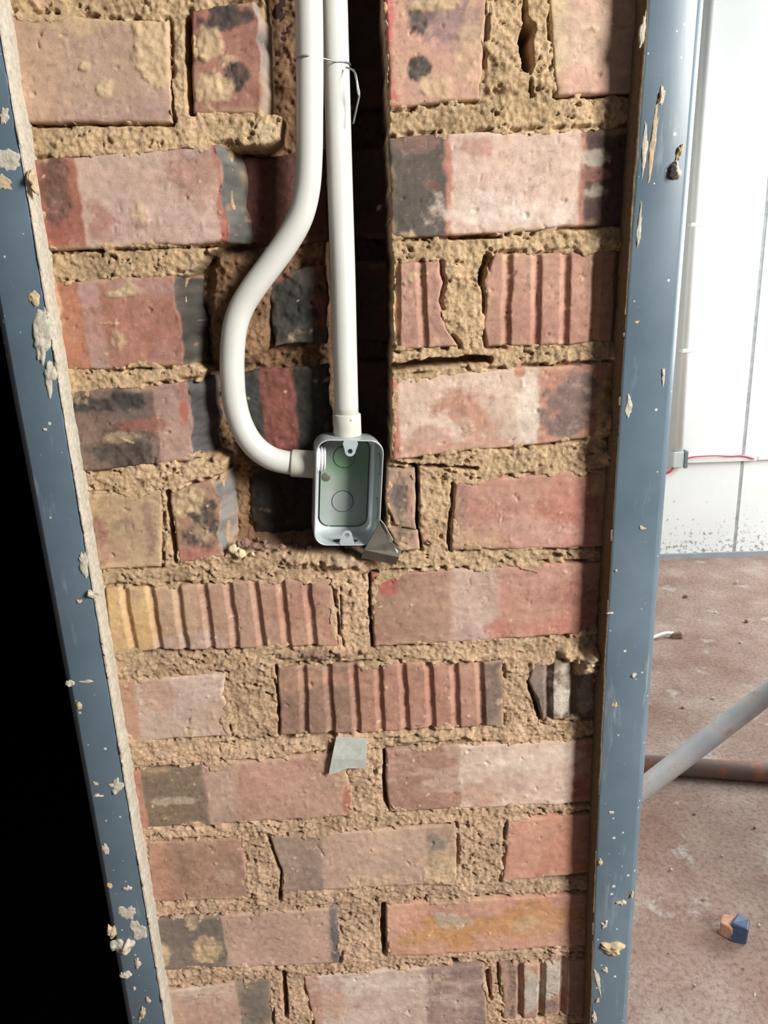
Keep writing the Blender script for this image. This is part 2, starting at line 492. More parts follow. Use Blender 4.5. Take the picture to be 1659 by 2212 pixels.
    lum = C.mean(-1, keepdims=True); C = (lum+(C-lum)*0.86)*np.array([1.17, 1.13, 0.99])
    C = np.clip(C*ALB, 0.004, 0.95)
    nvt = nu*nv
    V = np.stack([X, Y-proud-h, Z], -1).reshape(-1, 3)
    quads = [grid_quads(nv, nu)[:, ::-1]]
    # sides and back
    ring = np.concatenate([np.arange(nu), nu*np.arange(1, nv)+nu-1, (nv-1)*nu+np.arange(nu-2, -1, -1), nu*np.arange(nv-2, 0, -1)])
    Vb = V[ring].copy(); Vb[:, 1] = Y+back
    n0 = nvt; k = len(ring); j = np.arange(k); j2 = (j+1) % k
    quads.append(np.stack([ring[j], ring[j2], n0+j2, n0+j], 1))
    Cc = np.concatenate([C.reshape(-1, 3), C.reshape(-1, 3)[ring]])
    Al = np.concatenate([alpha.ravel(), alpha.ravel()[ring]])
    V = np.vstack([V, Vb, Vb.mean(0)])
    Cc = np.vstack([Cc, Cc[-1:]]); Al = np.append(Al, 1.0)
    tr = np.stack([n0+j, n0+j2, np.full(k, n0+k)], 1)
    me = mesh_np('brick', V, np.concatenate(quads), tr, True, np.column_stack([Cc, Al]))
    o = new_obj('brick', me, M_BRICK, wall)
    if label: o['label'] = label
    if mask:
        st = max(1, int(0.004/res))
        idx = np.concatenate([ring[::st]])
        BRICKS.append(V[idx][:, [0, 2]])
    return o

DK = (58, 56, 58)
# course 1
brick([(5, 28), (362, 45), (373, 265), (42, 265)], (176, 140, 124),
      patches=[(335, 120, 48, 85, TAN, .85), (230, 235, 110, 30, (168, 132, 132), .6), (180, 48, 190, 22, (186, 152, 116), .8), (226, 190, 17, 19, TAN, .9), (181, 145, 13, 10, TAN, .8), (80, 150, 50, 90, (182, 140, 118), .6)], smear=.25)
brick([(411, 22), (575, -4), (583, 245), (420, 245)], (160, 98, 86),
      patches=[(490, 45, 46, 34, DK, .95), (430, 50, 18, 22, DK, .7), (515, 165, 24, 26, DK, .95), (455, 195, 40, 30, TAN, 1), (450, 105, 32, 35, TAN, .9), (495, 130, 26, 12, TAN, .6)],
      slope=(560, (140, 128, 132), .040, .010), smear=.4)
brick([(832, -14), (1052, -14), (1036, 216), (843, 234)], (184, 132, 120), bands=[(832, 852, (205, 88, 92)), (852, 872, (196, 140, 126))],
      patches=[(905, 40, 26, 40, (72, 68, 74), .95), (985, 50, 55, 45, (124, 94, 110), .75), (905, 146, 22, 24, (66, 64, 66), .95), (1015, 110, 30, 60, TAN, .5), (950, 10, 60, 16, TAN, .8), (940, 185, 30, 22, TAN, .6)], smear=.45)
brick([(1184, -20), (1404, -24), (1388, 198), (1202, 208)], (202, 160, 146), bands=[(1170, 1222, (200, 172, 134), .004)], patches=[(1250, 90, 70, 60, (198, 168, 148), .6), (1260, 170, 70, 30, (196, 140, 130), .6)], smear=.15)
# course 2
brick([(66, 345), (515, 308), (540, 524), (97, 541)], (178, 120, 110),
      bands=[(60, 182, (152, 74, 64)), (176, 468, (186, 150, 146)), (468, 560, (168, 84, 78))],
      patches=[(118, 400, 34, 66, (86, 66, 60), .75), (405, 380, 60, 70, (166, 112, 102), .75), (215, 480, 34, 34, (168, 100, 92), .7), (330, 335, 90, 18, (182, 150, 150), .7), (300, 455, 14, 26, TAN, .7), (95, 330, 22, 14, TAN, .9), (330, 500, 120, 22, (180, 140, 142), .6)],
      slope=(484, (84, 88, 90), .040, .018), left=[(66, 345), (97, 541)], right=[(512, 308), (530, 420), (542, 524)], smear=.2, eff=.15)
brick([(842, 298), (1375, 271), (1366, 481), (845, 517)], (178, 110, 98),
      bands=[(842, 962, (90, 82, 80)), (975, 1252, (206, 172, 165)), (1264, 1380, (84, 62, 62))],
      patches=[(900, 312, 50, 16, (128, 86, 86), .7), (1293, 338, 28, 17, (168, 163, 160), .85), (1293, 415, 28, 17, (164, 160, 158), .85), (1090, 345, 22, 50, (196, 150, 120), .5), (1030, 320, 30, 20, (186, 112, 100), .6), (1100, 455, 120, 40, (216, 194, 190), .75), (930, 400, 16, 14, (130, 82, 76), .6), (1293, 378, 34, 14, (138, 84, 82), .8)], smear=.12)
# course 3
brick([(102, 612), (447, 592), (436, 790), (147, 800)], (166, 102, 88), bands=[(100, 178, (168, 96, 72)), (182, 224, (168, 124, 124))],
      patches=[(300, 622, 90, 22, (166, 120, 126), .7), (255, 634, 26, 9, TAN, .9), (250, 730, 15, 22, TAN, .9), (118, 660, 12, 55, TAN, .7), (360, 760, 30, 30, (160, 112, 116), .6), (290, 700, 100, 60, (170, 100, 88), .5)],
      slope=(387, (66, 63, 60), .045, .020), smear=.15)
brick([(850, 568), (958, 562), (992, 750), (852, 757)], (168, 116, 104), grooves=[(856, 856), (908, 916)],
      right=[(945, 562), (960, 610), (948, 650), (962, 700), (990, 748)], smear=.35, rough=1.4)
brick([(1066, 550), (1368, 538), (1348, 737), (1050, 750)], (174, 118, 106), grooves=[(1097, 1094), (1161, 1157), (1225, 1219), (1289, 1281), (1340, 1331)],
      left=[(1066, 550), (1045, 610), (1052, 660), (1044, 700), (1054, 750)], patches=[(1200, 640, 90, 60, (178, 122, 112), .5), (1140, 570, 40, 20, (182, 132, 122), .5)], smear=.12)
# course 4
brick([(152, 845), (470, 818), (482, 990), (174, 1020)], (150, 110, 102), bands=[(150, 338, (114, 90, 84)), (340, 414, (164, 124, 118))],
      patches=[(255, 870, 66, 22, DK, .95), (270, 972, 68, 42, (70, 63, 62), .85), (300, 915, 60, 18, (152, 84, 74), .8), (205, 930, 30, 40, (118, 92, 82), .6), (398, 885, 12, 46, (190, 78, 66), .9), (270, 945, 40, 10, TAN, .4)],
      slope=(412, (68, 68, 76), .045, .022), smear=.22)
brick([(846, 816), (1332, 784), (1312, 942), (850, 995)], (186, 122, 106),
      bands=[(846, 862, (186, 94, 80)), (864, 1163, (202, 172, 162)), (1163, 1340, (188, 122, 106), .0008)],
      patches=[(1010, 882, 56, 66, (178, 116, 98), .9), (925, 955, 70, 26, (178, 116, 102), .6), (1245, 872, 66, 62, (112, 92, 96), .95), (1140, 890, 22, 80, (208, 192, 186), .8), (1124, 800, 12, 14, (178, 100, 86), .9), (1020, 970, 120, 14, (186, 118, 102), .6), (930, 850, 40, 30, (196, 158, 146), .6)], smear=.12, eff=.25)
# course 5
brick([(186, 1070), (352, 1056), (346, 1226), (212, 1233)], (184, 150, 116), patches=[(212, 1160, 18, 62, (150, 94, 86), .8), (322, 1145, 14, 55, (140, 100, 96), .7), (260, 1130, 22, 16, (140, 110, 96), .6), (245, 1190, 30, 20, (160, 112, 104), .5)], smear=.5)
brick([(367, 1062), (492, 1028), (508, 1200), (386, 1219)], (168, 122, 102), patches=[(435, 1128, 36, 62, (76, 68, 66), .95), (408, 1080, 30, 28, TAN, .9), (420, 1196, 46, 14, (182, 100, 90), .8), (440, 1150, 20, 24, TAN, .5)],
      slope=(474, (112, 116, 126), .040, .014), smear=.3)
brick([(839, 1012), (896, 1013), (898, 1146), (838, 1125)], (128, 104, 100), left=[(838, 1012), (834, 1090), (852, 1134)], patches=[(865, 1080, 22, 40, (88, 78, 78), .8), (870, 1030, 25, 12, (158, 118, 106), .7), (888, 1090, 8, 40, (170, 110, 96), .7)], smear=.25)
brick([(838, 1140), (902, 1147), (906, 1184), (858, 1190)], (160, 118, 108), patches=[(872, 1152, 22, 10, (90, 78, 76), .6)], smear=.3, proud=.004)
brick([(982, 1044), (1322, 1014), (1312, 1180), (975, 1191)], (180, 116, 106), bands=[(975, 1012, (152, 106, 100), .004)],
      patches=[(1150, 1145, 160, 26, (188, 136, 132), .7), (1235, 1080, 66, 50, (180, 94, 88), .75), (1015, 1165, 50, 24, (188, 148, 118), .7), (1090, 1060, 70, 26, (182, 128, 116), .6), (1300, 1040, 20, 20, TAN, .8)], smear=.08)
# course 6
brick([(226, 1272), (716, 1246), (733, 1396), (242, 1411)], (172, 126, 108), bands=[(225, 335, (198, 158, 102), .006), (335, 430, (182, 142, 116), .006)],
      patches=[(420, 1385, 80, 18, (172, 144, 144), .7), (625, 1300, 60, 40, (168, 106, 94), .6), (520, 1330, 60, 60, (152, 116, 104), .5), (712, 1370, 18, 30, (184, 106, 94), .7), (295, 1290, 12, 16, (172, 126, 116), .6)],
      grooves=[(267, 289), (323, 345), (380, 400), (436, 457), (492, 511), (548, 567), (605, 622), (662, 677)], smear=.15)
brick([(801, 1241), (1304, 1214), (1288, 1370), (808, 1398)], (178, 116, 106), bands=[(800, 975, (166, 120, 104)), (975, 1075, (186, 152, 148), .005)],
      patches=[(830, 1254, 26, 22, (184, 74, 68), .85), (1190, 1352, 130, 24, (184, 98, 90), .8), (1262, 1310, 34, 56, (152, 84, 80), .6), (1150, 1250, 120, 24, (184, 132, 122), .7), (1000, 1370, 40, 20, (182, 138, 132), .5), (880, 1270, 40, 30, (150, 112, 98), .5)], smear=.1)
# course 7
brick([(252, 1470), (486, 1458), (497, 1590), (268, 1606)], (170, 122, 104), bands=[(298, 500, (194, 164, 158))],
      patches=[(335, 1515, 40, 34, (182, 134, 122), .7), (470, 1545, 24, 40, (190, 152, 128), .5)], smear=.15, right=[(486, 1458), (480, 1500), (497, 1535), (490, 1560), (498, 1590)])
brick([(600, 1442), (1086, 1426), (1087, 1570), (606, 1590)], (166, 112, 98), bands=[(600, 765, (142, 104, 92), .006), (1042, 1092, (112, 92, 88))],
      patches=[(690, 1470, 80, 18, (178, 120, 102), .7), (1000, 1480, 40, 50, (176, 118, 106), .6)], grooves=[(653, 660), (708, 716), (763, 771), (816, 824), (869, 877), (925, 933), (980, 988), (1036, 1042)], smear=.28)
brick([(1146, 1430), (1294, 1419), (1288, 1550), (1168, 1558)], (108, 92, 90), left=[(1150, 1430), (1142, 1470), (1160, 1510), (1170, 1558)], patches=[(1213, 1492, 20, 60, (194, 190, 188), .95), (1265, 1505, 12, 50, (150, 146, 144), .7), (1165, 1480, 14, 40, (128, 108, 106), .6)],
      grooves=[(1187, 1184), (1243, 1238)], gdepth=.006, smear=.05)
# course 8
brick([(284, 1667), (745, 1622), (764, 1764), (300, 1791)], (182, 132, 118), bands=[(284, 312, (182, 110, 96)), (312, 447, (120, 100, 84)), (447, 510, (184, 146, 136), .005)],
      patches=[(752, 1730, 13, 30, (192, 88, 74), .85), (370, 1730, 48, 7, (166, 150, 134), .8), (600, 1680, 80, 40, (184, 134, 122), .4), (735, 1660, 30, 26, TAN, .4)], smear=.12)
brick([(832, 1622), (1298, 1594), (1287, 1735), (840, 1755)], (182, 124, 110), bands=[(832, 994, (156, 106, 96)), (994, 1238, (202, 172, 164)), (1238, 1300, (178, 92, 76))],
      patches=[(1050, 1712, 60, 26, (186, 128, 118), .7), (1150, 1640, 90, 20, (206, 186, 178), .7), (1130, 1690, 90, 22, (192, 160, 154), .6)], smear=.08, eff=.3)
# course 9
brick([(316, 1822), (520, 1808), (542, 1942), (326, 1951)], (174, 120, 102), bands=[(376, 545, (160, 116, 100), .004)], patches=[(440, 1870, 60, 40, (150, 108, 92), .6), (490, 1890, 20, 12, (180, 150, 136), .6)], smear=.08)
brick([(581, 1808), (984, 1781), (987, 1911), (612, 1926)], (182, 144, 132), bands=[(580, 697, (144, 118, 112)), (697, 925, (184, 146, 134)), (925, 990, (166, 132, 112))],
      left=[(581, 1808), (596, 1850), (610, 1890), (606, 1926)], patches=[(950, 1822, 26, 24, (110, 100, 98), .9), (955, 1880, 28, 30, TAN, .7), (830, 1905, 90, 12, TAN, .5)], smear=.12, eff=.1)
brick([(1098, 1772), (1290, 1754), (1279, 1886), (1086, 1906)], (194, 128, 110), patches=[(1225, 1830, 60, 70, (188, 104, 84), .6), (1120, 1800, 30, 20, (192, 130, 112), .5)], smear=.15)
# course 10
brick([(334, 1986), (722, 1960), (718, 2082), (348, 2096)], (180, 140, 130), bands=[(334, 486, (112, 100, 96)), (486, 710, (182, 142, 132)), (714, 760, (106, 98, 104))],
      right=[(728, 1960), (732, 2000), (738, 2040), (730, 2082)], patches=[(440, 2050, 26, 22, TAN, .8), (410, 2000, 16, 12, TAN, .6), (350, 2060, 14, 18, TAN, .6)], smear=.16)
brick([(834, 1956), (1279, 1930), (1272, 2044), (838, 2068)], (194, 132, 114), patches=[(1000, 2008, 132, 30, (192, 130, 70), .95), (1165, 1990, 100, 36, (192, 128, 76), .9), (985, 1990, 40, 22, (176, 160, 146), .85), (1130, 1995, 30, 16, (186, 146, 110), .7), (1150, 2036, 110, 10, (196, 132, 116), .7)], smear=.08)
# course 11
brick([(354, 2142), (582, 2116), (590, 2240), (368, 2262)], (182, 136, 126), bands=[(354, 518, (184, 150, 144)), (518, 592, (122, 110, 102))], patches=[(430, 2190, 80, 26, (178, 128, 118), .6), (420, 2140, 60, 10, (200, 184, 176), .7), (550, 2170, 20, 30, (100, 96, 94), .6)], smear=.16)
brick([(655, 2112), (1046, 2084), (1056, 2214), (684, 2240)], (188, 136, 124), bands=[(695, 925, (194, 166, 162)), (922, 1050, (146, 116, 116), .004)], patches=[(720, 2160, 40, 30, (182, 126, 114), .6), (800, 2130, 80, 16, (206, 190, 186), .7)], smear=.14, eff=.3)
brick([(1080, 2088), (1279, 2070), (1270, 2190), (1086, 2204)], (168, 122, 110), patches=[(1108, 2130, 12, 60, (92, 84, 84), .7), (1146, 2132, 20, 56, (172, 168, 168), .85), (1193, 2120, 20, 40, (176, 170, 170), .85), (1195, 2172, 18, 16, (112, 92, 96), .8)], grooves=[(1124, 1122), (1172, 1168), (1219, 1214)], gdepth=.0065, smear=.1)
# courses just outside the picture, laid the same way
def to_px(x, z):
    d = np.array([x, 0.0, z])-CAM
    k = d @ _fw
    return (W/2+F*(d @ _r)/k, H/2-F*(d @ _u)/k)
XL, XR = -0.2575, 0.2245
ZT0 = wall_pt(800., -45.)[2]; ZB0 = wall_pt(800., 2262.)[2]
ZT, ZB = ZT0+0.19, ZB0-0.29
CHL, CHR = wall_pt(568., 0.)[0], wall_pt(830., 0.)[0]
def brick_at(x0, x1, z0, z1, **kw):
    b = [RNG.choice([(176, 126, 112), (182, 116, 104), (168, 118, 102), (188, 136, 120)]), RNG.choice([(196, 166, 158), (116, 98, 90), (186, 150, 142), (154, 108, 98), (112, 94, 92)])]
    q = [to_px(x0, z1), to_px(x1, z1), to_px(x1, z0), to_px(x0, z0)]
    xa = q[0][0]+(q[1][0]-q[0][0])*RNG.uniform(.2, .45); xb = q[0][0]+(q[1][0]-q[0][0])*RNG.uniform(.7, 1.1)
    return brick(q, b[0], bands=[(xa, xb, b[1])], smear=RNG.uniform(.1, .35), eff=RNG.choice([0, 0, .25]), res=.0018, **kw)
for i in range(2):
    z0 = ZT0+.012+i*.0945
    brick_at(XL, XL+[.16, .07][i], z0, z0+.076)
    brick_at(XL+[.178, .088][i], CHL, z0, z0+.076)
    brick_at(CHR, CHR+[.06, .15][i], z0, z0+.076); brick_at(CHR+[.078, .168][i], XR, z0, z0+.076)
for i in range(3):
    z1 = ZB0+.012-i*.0945
    for a, b in ([(XL, XL+.222), (XL+.242, XR)], [(XL, XL+.105), (XL+.124, XL+.346), (XL+.365, XR)])[i % 2]:
        brick_at(a, b, z1-.076, z1)
# cut bricks at the back of the chase
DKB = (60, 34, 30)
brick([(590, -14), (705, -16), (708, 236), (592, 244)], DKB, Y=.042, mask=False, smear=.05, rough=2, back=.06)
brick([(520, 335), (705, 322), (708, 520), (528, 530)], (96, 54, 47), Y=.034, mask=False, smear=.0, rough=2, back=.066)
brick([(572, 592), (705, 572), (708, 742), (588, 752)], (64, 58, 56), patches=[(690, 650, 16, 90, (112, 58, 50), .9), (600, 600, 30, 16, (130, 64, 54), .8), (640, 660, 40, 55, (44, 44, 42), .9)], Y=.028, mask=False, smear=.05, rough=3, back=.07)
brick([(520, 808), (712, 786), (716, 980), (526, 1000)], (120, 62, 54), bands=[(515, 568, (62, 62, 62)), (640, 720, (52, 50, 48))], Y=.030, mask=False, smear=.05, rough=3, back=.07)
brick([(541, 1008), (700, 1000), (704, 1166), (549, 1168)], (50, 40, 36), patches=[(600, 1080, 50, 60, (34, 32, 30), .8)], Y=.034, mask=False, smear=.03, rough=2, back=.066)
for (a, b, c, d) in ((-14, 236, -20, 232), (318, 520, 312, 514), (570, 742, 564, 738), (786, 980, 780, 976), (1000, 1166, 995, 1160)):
    brick([(716, a), (842, c), (842, d), (718, b)], (70, 42, 37), patches=[(780, 0.5*(a+b), 40, 60, (48, 42, 40), .8)], Y=.062, mask=False, smear=.0, rough=2, res=.002, back=.038)  # dark colour puts the shade of the chase's right half into these bricks

# ------------------------------------------------------------------ mortar: one rough sheet between and behind the bricks
def poly_sd(P, X, Z):
    """signed distance (negative inside) to a closed polygon"""
    d2 = np.full(X.shape, 1e9); ins = np.zeros(X.shape, bool)
    n = len(P)
    for i in range(n):
        a = P[i]; b = P[(i+1) % n]
        e = b-a; wx = X-a[0]; wz = Z-a[1]
        t = np.clip((wx*e[0]+wz*e[1])/(e @ e+1e-15), 0, 1)
        d2 = np.minimum(d2, (wx-t*e[0])**2+(wz-t*e[1])**2)
        c = ((a[1] > Z) != (b[1] > Z))
        if abs(e[1]) > 1e-12:
            ins ^= c & (X < e[0]*(Z-a[1])/e[1]+a[0])
    return np.sqrt(d2)*np.where(ins, -1, 1)

def pxz(pts, Y=0.0):
    return np.array([wall_pt(float(a), float(b), Y)[[0, 2]] for a, b in pts])

STEP = 0.0011
xs = np.arange(XL-0.012, XR+0.012, STEP); zs = np.arange(ZT, ZB, -STEP)
GX, GZ = np.meshgrid(xs, zs)
sd = np.full(GX.shape, 0.05)
for P in BRICKS:
    x0, z0 = P.min(0)-0.012; x1, z1 = P.max(0)+0.012
    c0, c1 = np.searchsorted(xs, [x0, x1]); r0 = np.searchsorted(-zs, -z1); r1 = np.searchsorted(-zs, -z0)
    if c1 <= c0 or r1 <= r0: continue
    sl = (slice(r0, r1), slice(c0, c1))
    sd[sl] = np.minimum(sd[sl], poly_sd(P, GX[sl], GZ[sl]))
n30 = fbm(GX, GZ, 0.034, 3, 501); n8 = fbm(GX, GZ, 0.009, 3, 502); n3 = fbm(GX, GZ, 0.0034, 2, 503)
n2 = fbm(GX, GZ, 0.0023, 2, 511)
h = -0.0010+0.0018*n30+0.0009*n8+0.0009*n3+0.0006*n2
pits = sstep(0.42, 0.85, fbm(GX, GZ*1.3, 0.0075, 4, 504, 0.65))*sstep(0.25, 0.65, vnoise(GX/0.03, GZ/0.02, 505))
h = h-0.0042*pits
# open joints beside the bricks, mostly under their lower edges
gapn = vnoise(GX/0.035, GZ/0.02, 506)
gap = sstep(0.0034, 0.0012, np.abs(sd-0.0006))*sstep(0.30, 0.55, gapn)*sstep(-0.45, 0.25, fbm(GX, GZ, 0.007, 2, 512))
h = h-0.0065*gap
# under the bricks the mortar falls away; a ragged lip stays on the edges
lipn = fbm(GX, GZ, 0.030, 4, 507, 0.6)
lip = 0.0012+0.0010*fbm(GX, GZ, 0.008, 2, 508)+0.0085*np.clip(lipn-0.22, 0, 1)
over = sstep(0.0, 0.25, lipn-0.22)*sstep(0.002, 0.0, sd)
h = np.maximum(h, -0.02)*(1-over)+over*(0.0004+0.0007*n3+0.0005*n8)
inside = sstep(0.0, 0.0016, -sd-lip+0.0004)
h = h*(1-inside)-0.011*inside
C = np.ones(GX.shape+(3,))*lin((206, 175, 134), 1)
zt = (GZ-ZB0)/(ZT0-ZB0)
pink = np.clip(0.75-0.9*zt, 0, 0.6)[..., None]+0.25*np.clip(n30, 0, 1)[..., None]
C = C*(1-pink)+lin((204, 168, 143), 1)*pink
C = C*(1+0.18*n30+0.10*n8+0.12*n3)[..., None]
g2 = sstep(0.72, 0.86, vnoise(GX/0.0028, GZ/0.0028, 509))[..., None]
C = C*(1-0.35*g2)+lin((150, 96, 66))*0.35*g2
g3 = sstep(0.80, 0.9, vnoise(GX/0.0024, GZ/0.0024, 510))[..., None]
C = C*(1-0.4*g3)+lin((222, 204, 170))*0.4*g3
# lumps and smears (pixel centre, radii, height)
for (xp, yp, rx, ry, hh, c) in ((1268, 1424, 34, 34, .016, (200, 172, 136)), (1232, 1412, 24, 22, .007, None), (1316, 990, 16, 14, .010, (205, 180, 145)),
                                (1334, 765, 12, 34, .008, (196, 166, 132)), (1306, 880, 24, 80, .010, (176, 140, 100)), (572, 282, 34, 30, .001, (224, 196, 152)), (395, 985, 60, 10, .003, None), (1352, 535, 14, 40, .005, None),
                                (735, 1212, 70, 22, .010, (196, 168, 138)), (640, 1212, 60, 12, .004, None), (1090, 170, 50, 50, .004, None),
                                (700, 1412, 120, 14, .004, (160, 124, 104)), (980, 1425, 110, 10, .003, None), (960, 1592, 110, 12, .004, None), (560, 1610, 120, 18, -.003, None),
                                (1255, 530, 120, 16, .002, None), (430, 1400, 120, 14, -.003, (150, 122, 100)), (1180, 1895, 90, 14, -.004, (150, 130, 110)), (630, 1500, 30, 60, .001, None)):
    c0 = wall_pt(float(xp), float(yp)); rxm = abs(wall_pt(float(xp+rx), float(yp))[0]-c0[0]); rzm = abs(wall_pt(float(xp), float(yp+ry))[2]-c0[2])
    d = np.sqrt(((GX-c0[0])/rxm)**2+((GZ-c0[2])/rzm)**2)+0.30*fbm(GX, GZ, 0.014, 3, int(xp+yp))
    m = 1-sstep(0.35, 1.1, d)
    h = np.where(m > 0.02, np.maximum(h, -0.004 if hh > 0 else h)*1.0+hh*m*(1+0.3*n8), h)
    if c: C = C*(1-0.8*m[..., None])+lin(c)*(1+0.15*n3)[..., None]*0.8*m[..., None]
# cracks: pixel polyline, half width in metres, depth
CR = [([(406, 40), (406, 120), (410, 190), (415, 243)], .0026, .030), ([(358, 64), (362, 120), (368, 190), (376, 262)], .0007, .006),
      ([(1134, -20), (1132, 30), (1142, 60)], .0016, .014), ([(1144, 60), (1134, 95), (1142, 140)], .0036, .045), ([(1146, 140), (1150, 215)], .0008, .008),
      ([(362, 1064), (368, 1120), (379, 1216)], .0018, .018), ([(799, 1250), (799, 1330), (806, 1398)], .0011, .012), ([(735, 1270), (737, 1330), (742, 1396)], .0005, .004),
      ([(977, 1046), (978, 1090), (970, 1140), (973, 1188)], .0014, .012), ([(898, 1013), (899, 1090), (901, 1144), (907, 1186)], .0020, .030),
      ([(831, 1626), (830, 1690), (834, 1735), (848, 1754)], .0017, .018), ([(599, 1444), (602, 1530), (606, 1585)], .0011, .010),
      ([(582, 1812), (596, 1852), (609, 1890), (604, 1950)], .0013, .012), ([(829, 1958), (828, 2010), (831, 2066)], .0026, .022), ([(612, 2104), (616, 2150), (619, 2200)], .0022, .02),
      ([(1143, 1475), (1154, 1512), (1166, 1552)], .0018, .016), ([(1052, 556), (1044, 585), (1040, 612)], .0020, .016), ([(846, 796), (940, 784), (1056, 776)], .0028, .030),
      ([(838, 1000), (900, 1006), (980, 1010), (1030, 1014)], .0013, .012), ([(100, 542), (300, 538), (520, 530)], .0007, .007), ([(46, 267), (200, 267), (372, 267)], .0009, .008),
      ([(442, 536), (446, 590)], .0012, .01), ([(1205, 210), (1385, 200)], .0009, .008), ([(975, 512), (1080, 512)], .0012, .010), ([(1150, 507), (1152, 480)], .0008, .006),
      ([(590, 1600), (720, 1592)], .0018, .010), ([(810, 1600), (900, 1590)], .0012, .008), ([(610, 1590), (790, 1580)], .0010, .008), ([(1055, 2100), (1060, 2160)], .0016, .012), ([(980, 2078), (1000, 2100)], .003, .012)]
for pts, hw, dp in CR:
    P = pxz(pts)
    x0, z0 = P.min(0)-0.01; x1, z1 = P.max(0)+0.01
    c0, c1 = np.searchsorted(xs, [x0, x1]); r0 = np.searchsorted(-zs, -z1); r1 = np.searchsorted(-zs, -z0)
    sl = (slice(r0, r1), slice(c0, c1)); X, Z = GX[sl], GZ[sl]
    d = np.full(X.shape, 1.0)
    for a, b in zip(P[:-1], P[1:]):
        e = b-a; t = np.clip(((X-a[0])*e[0]+(Z-a[1])*e[1])/(e @ e), 0, 1)
        d = np.minimum(d, np.hypot(X-a[0]-t*e[0], Z-a[1]-t*e[1]))
    d = d+0.0009*fbm(X, Z, 0.008, 2, 77)
    h[sl] = h[sl]-dp*(1-sstep(hw*0.6, hw*1.5, d))
# the chase cut for the conduits
CH = pxz([(566, -10), (566, 60), (568, 200), (570, 243), (606, 252), (604, 300), (566, 312), (496, 318), (500, 430), (502, 520), (452, 540), (396, 606), (396, 700), (394, 782), (440, 802),
          (424, 840), (428, 985), (490, 996), (480, 1030), (484, 1100), (490, 1176), (520, 1192), (620, 1194), (700, 1198), (790, 1206), (836, 1196), (836, 1090), (838, 1004), (846, 990),
          (846, 800), (850, 750), (848, 560), (844, 500), (840, 300), (841, 240), (830, 0)])
CH = np.vstack([CH, [CHR, ZT+.05], [CHL, ZT+.05]])
c0, c1 = 0, len(xs)
sc = poly_sd(CH, GX, GZ)+0.0012*fbm(GX, GZ, 0.012, 3, 520)
inch = sstep(0.0, 0.0022, -sc)
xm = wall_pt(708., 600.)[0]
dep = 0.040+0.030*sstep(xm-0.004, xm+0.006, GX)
lowz = wall_pt(600., 1160.)[2]; ledz = wall_pt(600., 1194.)[2]
ledge = sstep(lowz, ledz, GZ)            # rubble fills the foot of the chase
dep = dep*(1-0.55*ledge)
# a shallow shelf of old mortar on the left of the chase
sh = pxz([(452, 548), (560, 540), (585, 600), (575, 760), (520, 800), (462, 806), (440, 780), (440, 640)])
ssh = sstep(0.004, -0.006, poly_sd(sh, GX, GZ))
dep = dep*(1-ssh)+0.024*ssh
hc = -dep+0.003*n8+0.002*n30+0.0012*n3
h = h*(1-inch)+hc*inch
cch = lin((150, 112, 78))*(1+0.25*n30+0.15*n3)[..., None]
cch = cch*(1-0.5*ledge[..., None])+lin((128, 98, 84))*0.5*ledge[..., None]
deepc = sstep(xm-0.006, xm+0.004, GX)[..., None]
cch = cch*(1-deepc)+lin((78, 54, 44))*deepc  # deep right half darkened, its shade put into the mortar colour
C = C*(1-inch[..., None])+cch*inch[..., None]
C = np.clip(C*ALB, 0.01, 0.9)
nr, nc = GX.shape
V = np.stack([GX, -h, GZ], -1).reshape(-1, 3)
ring = np.concatenate([np.arange(nc), nc*np.arange(1, nr)+nc-1, (nr-1)*nc+np.arange(nc-2, -1, -1), nc*np.arange(nr-2, 0, -1)])
Vb = V[ring].copy(); Vb[:, 1] = 0.1
k = len(ring); j = np.arange(k); j2 = (j+1) % k
q = np.concatenate([grid_quads(nr, nc)[:, ::-1], np.stack([ring[j], ring[j2], nr*nc+j2, nr*nc+j], 1)])
Cc = np.concatenate([C.reshape(-1, 3), C.reshape(-1, 3)[ring]])
me = mesh_np('mortar', np.vstack([V, Vb]), q, None, True, np.column_stack([Cc, np.ones(len(Cc))]))
tag(new_obj('mortar', me, M_MORTAR, wall), kind='stuff')

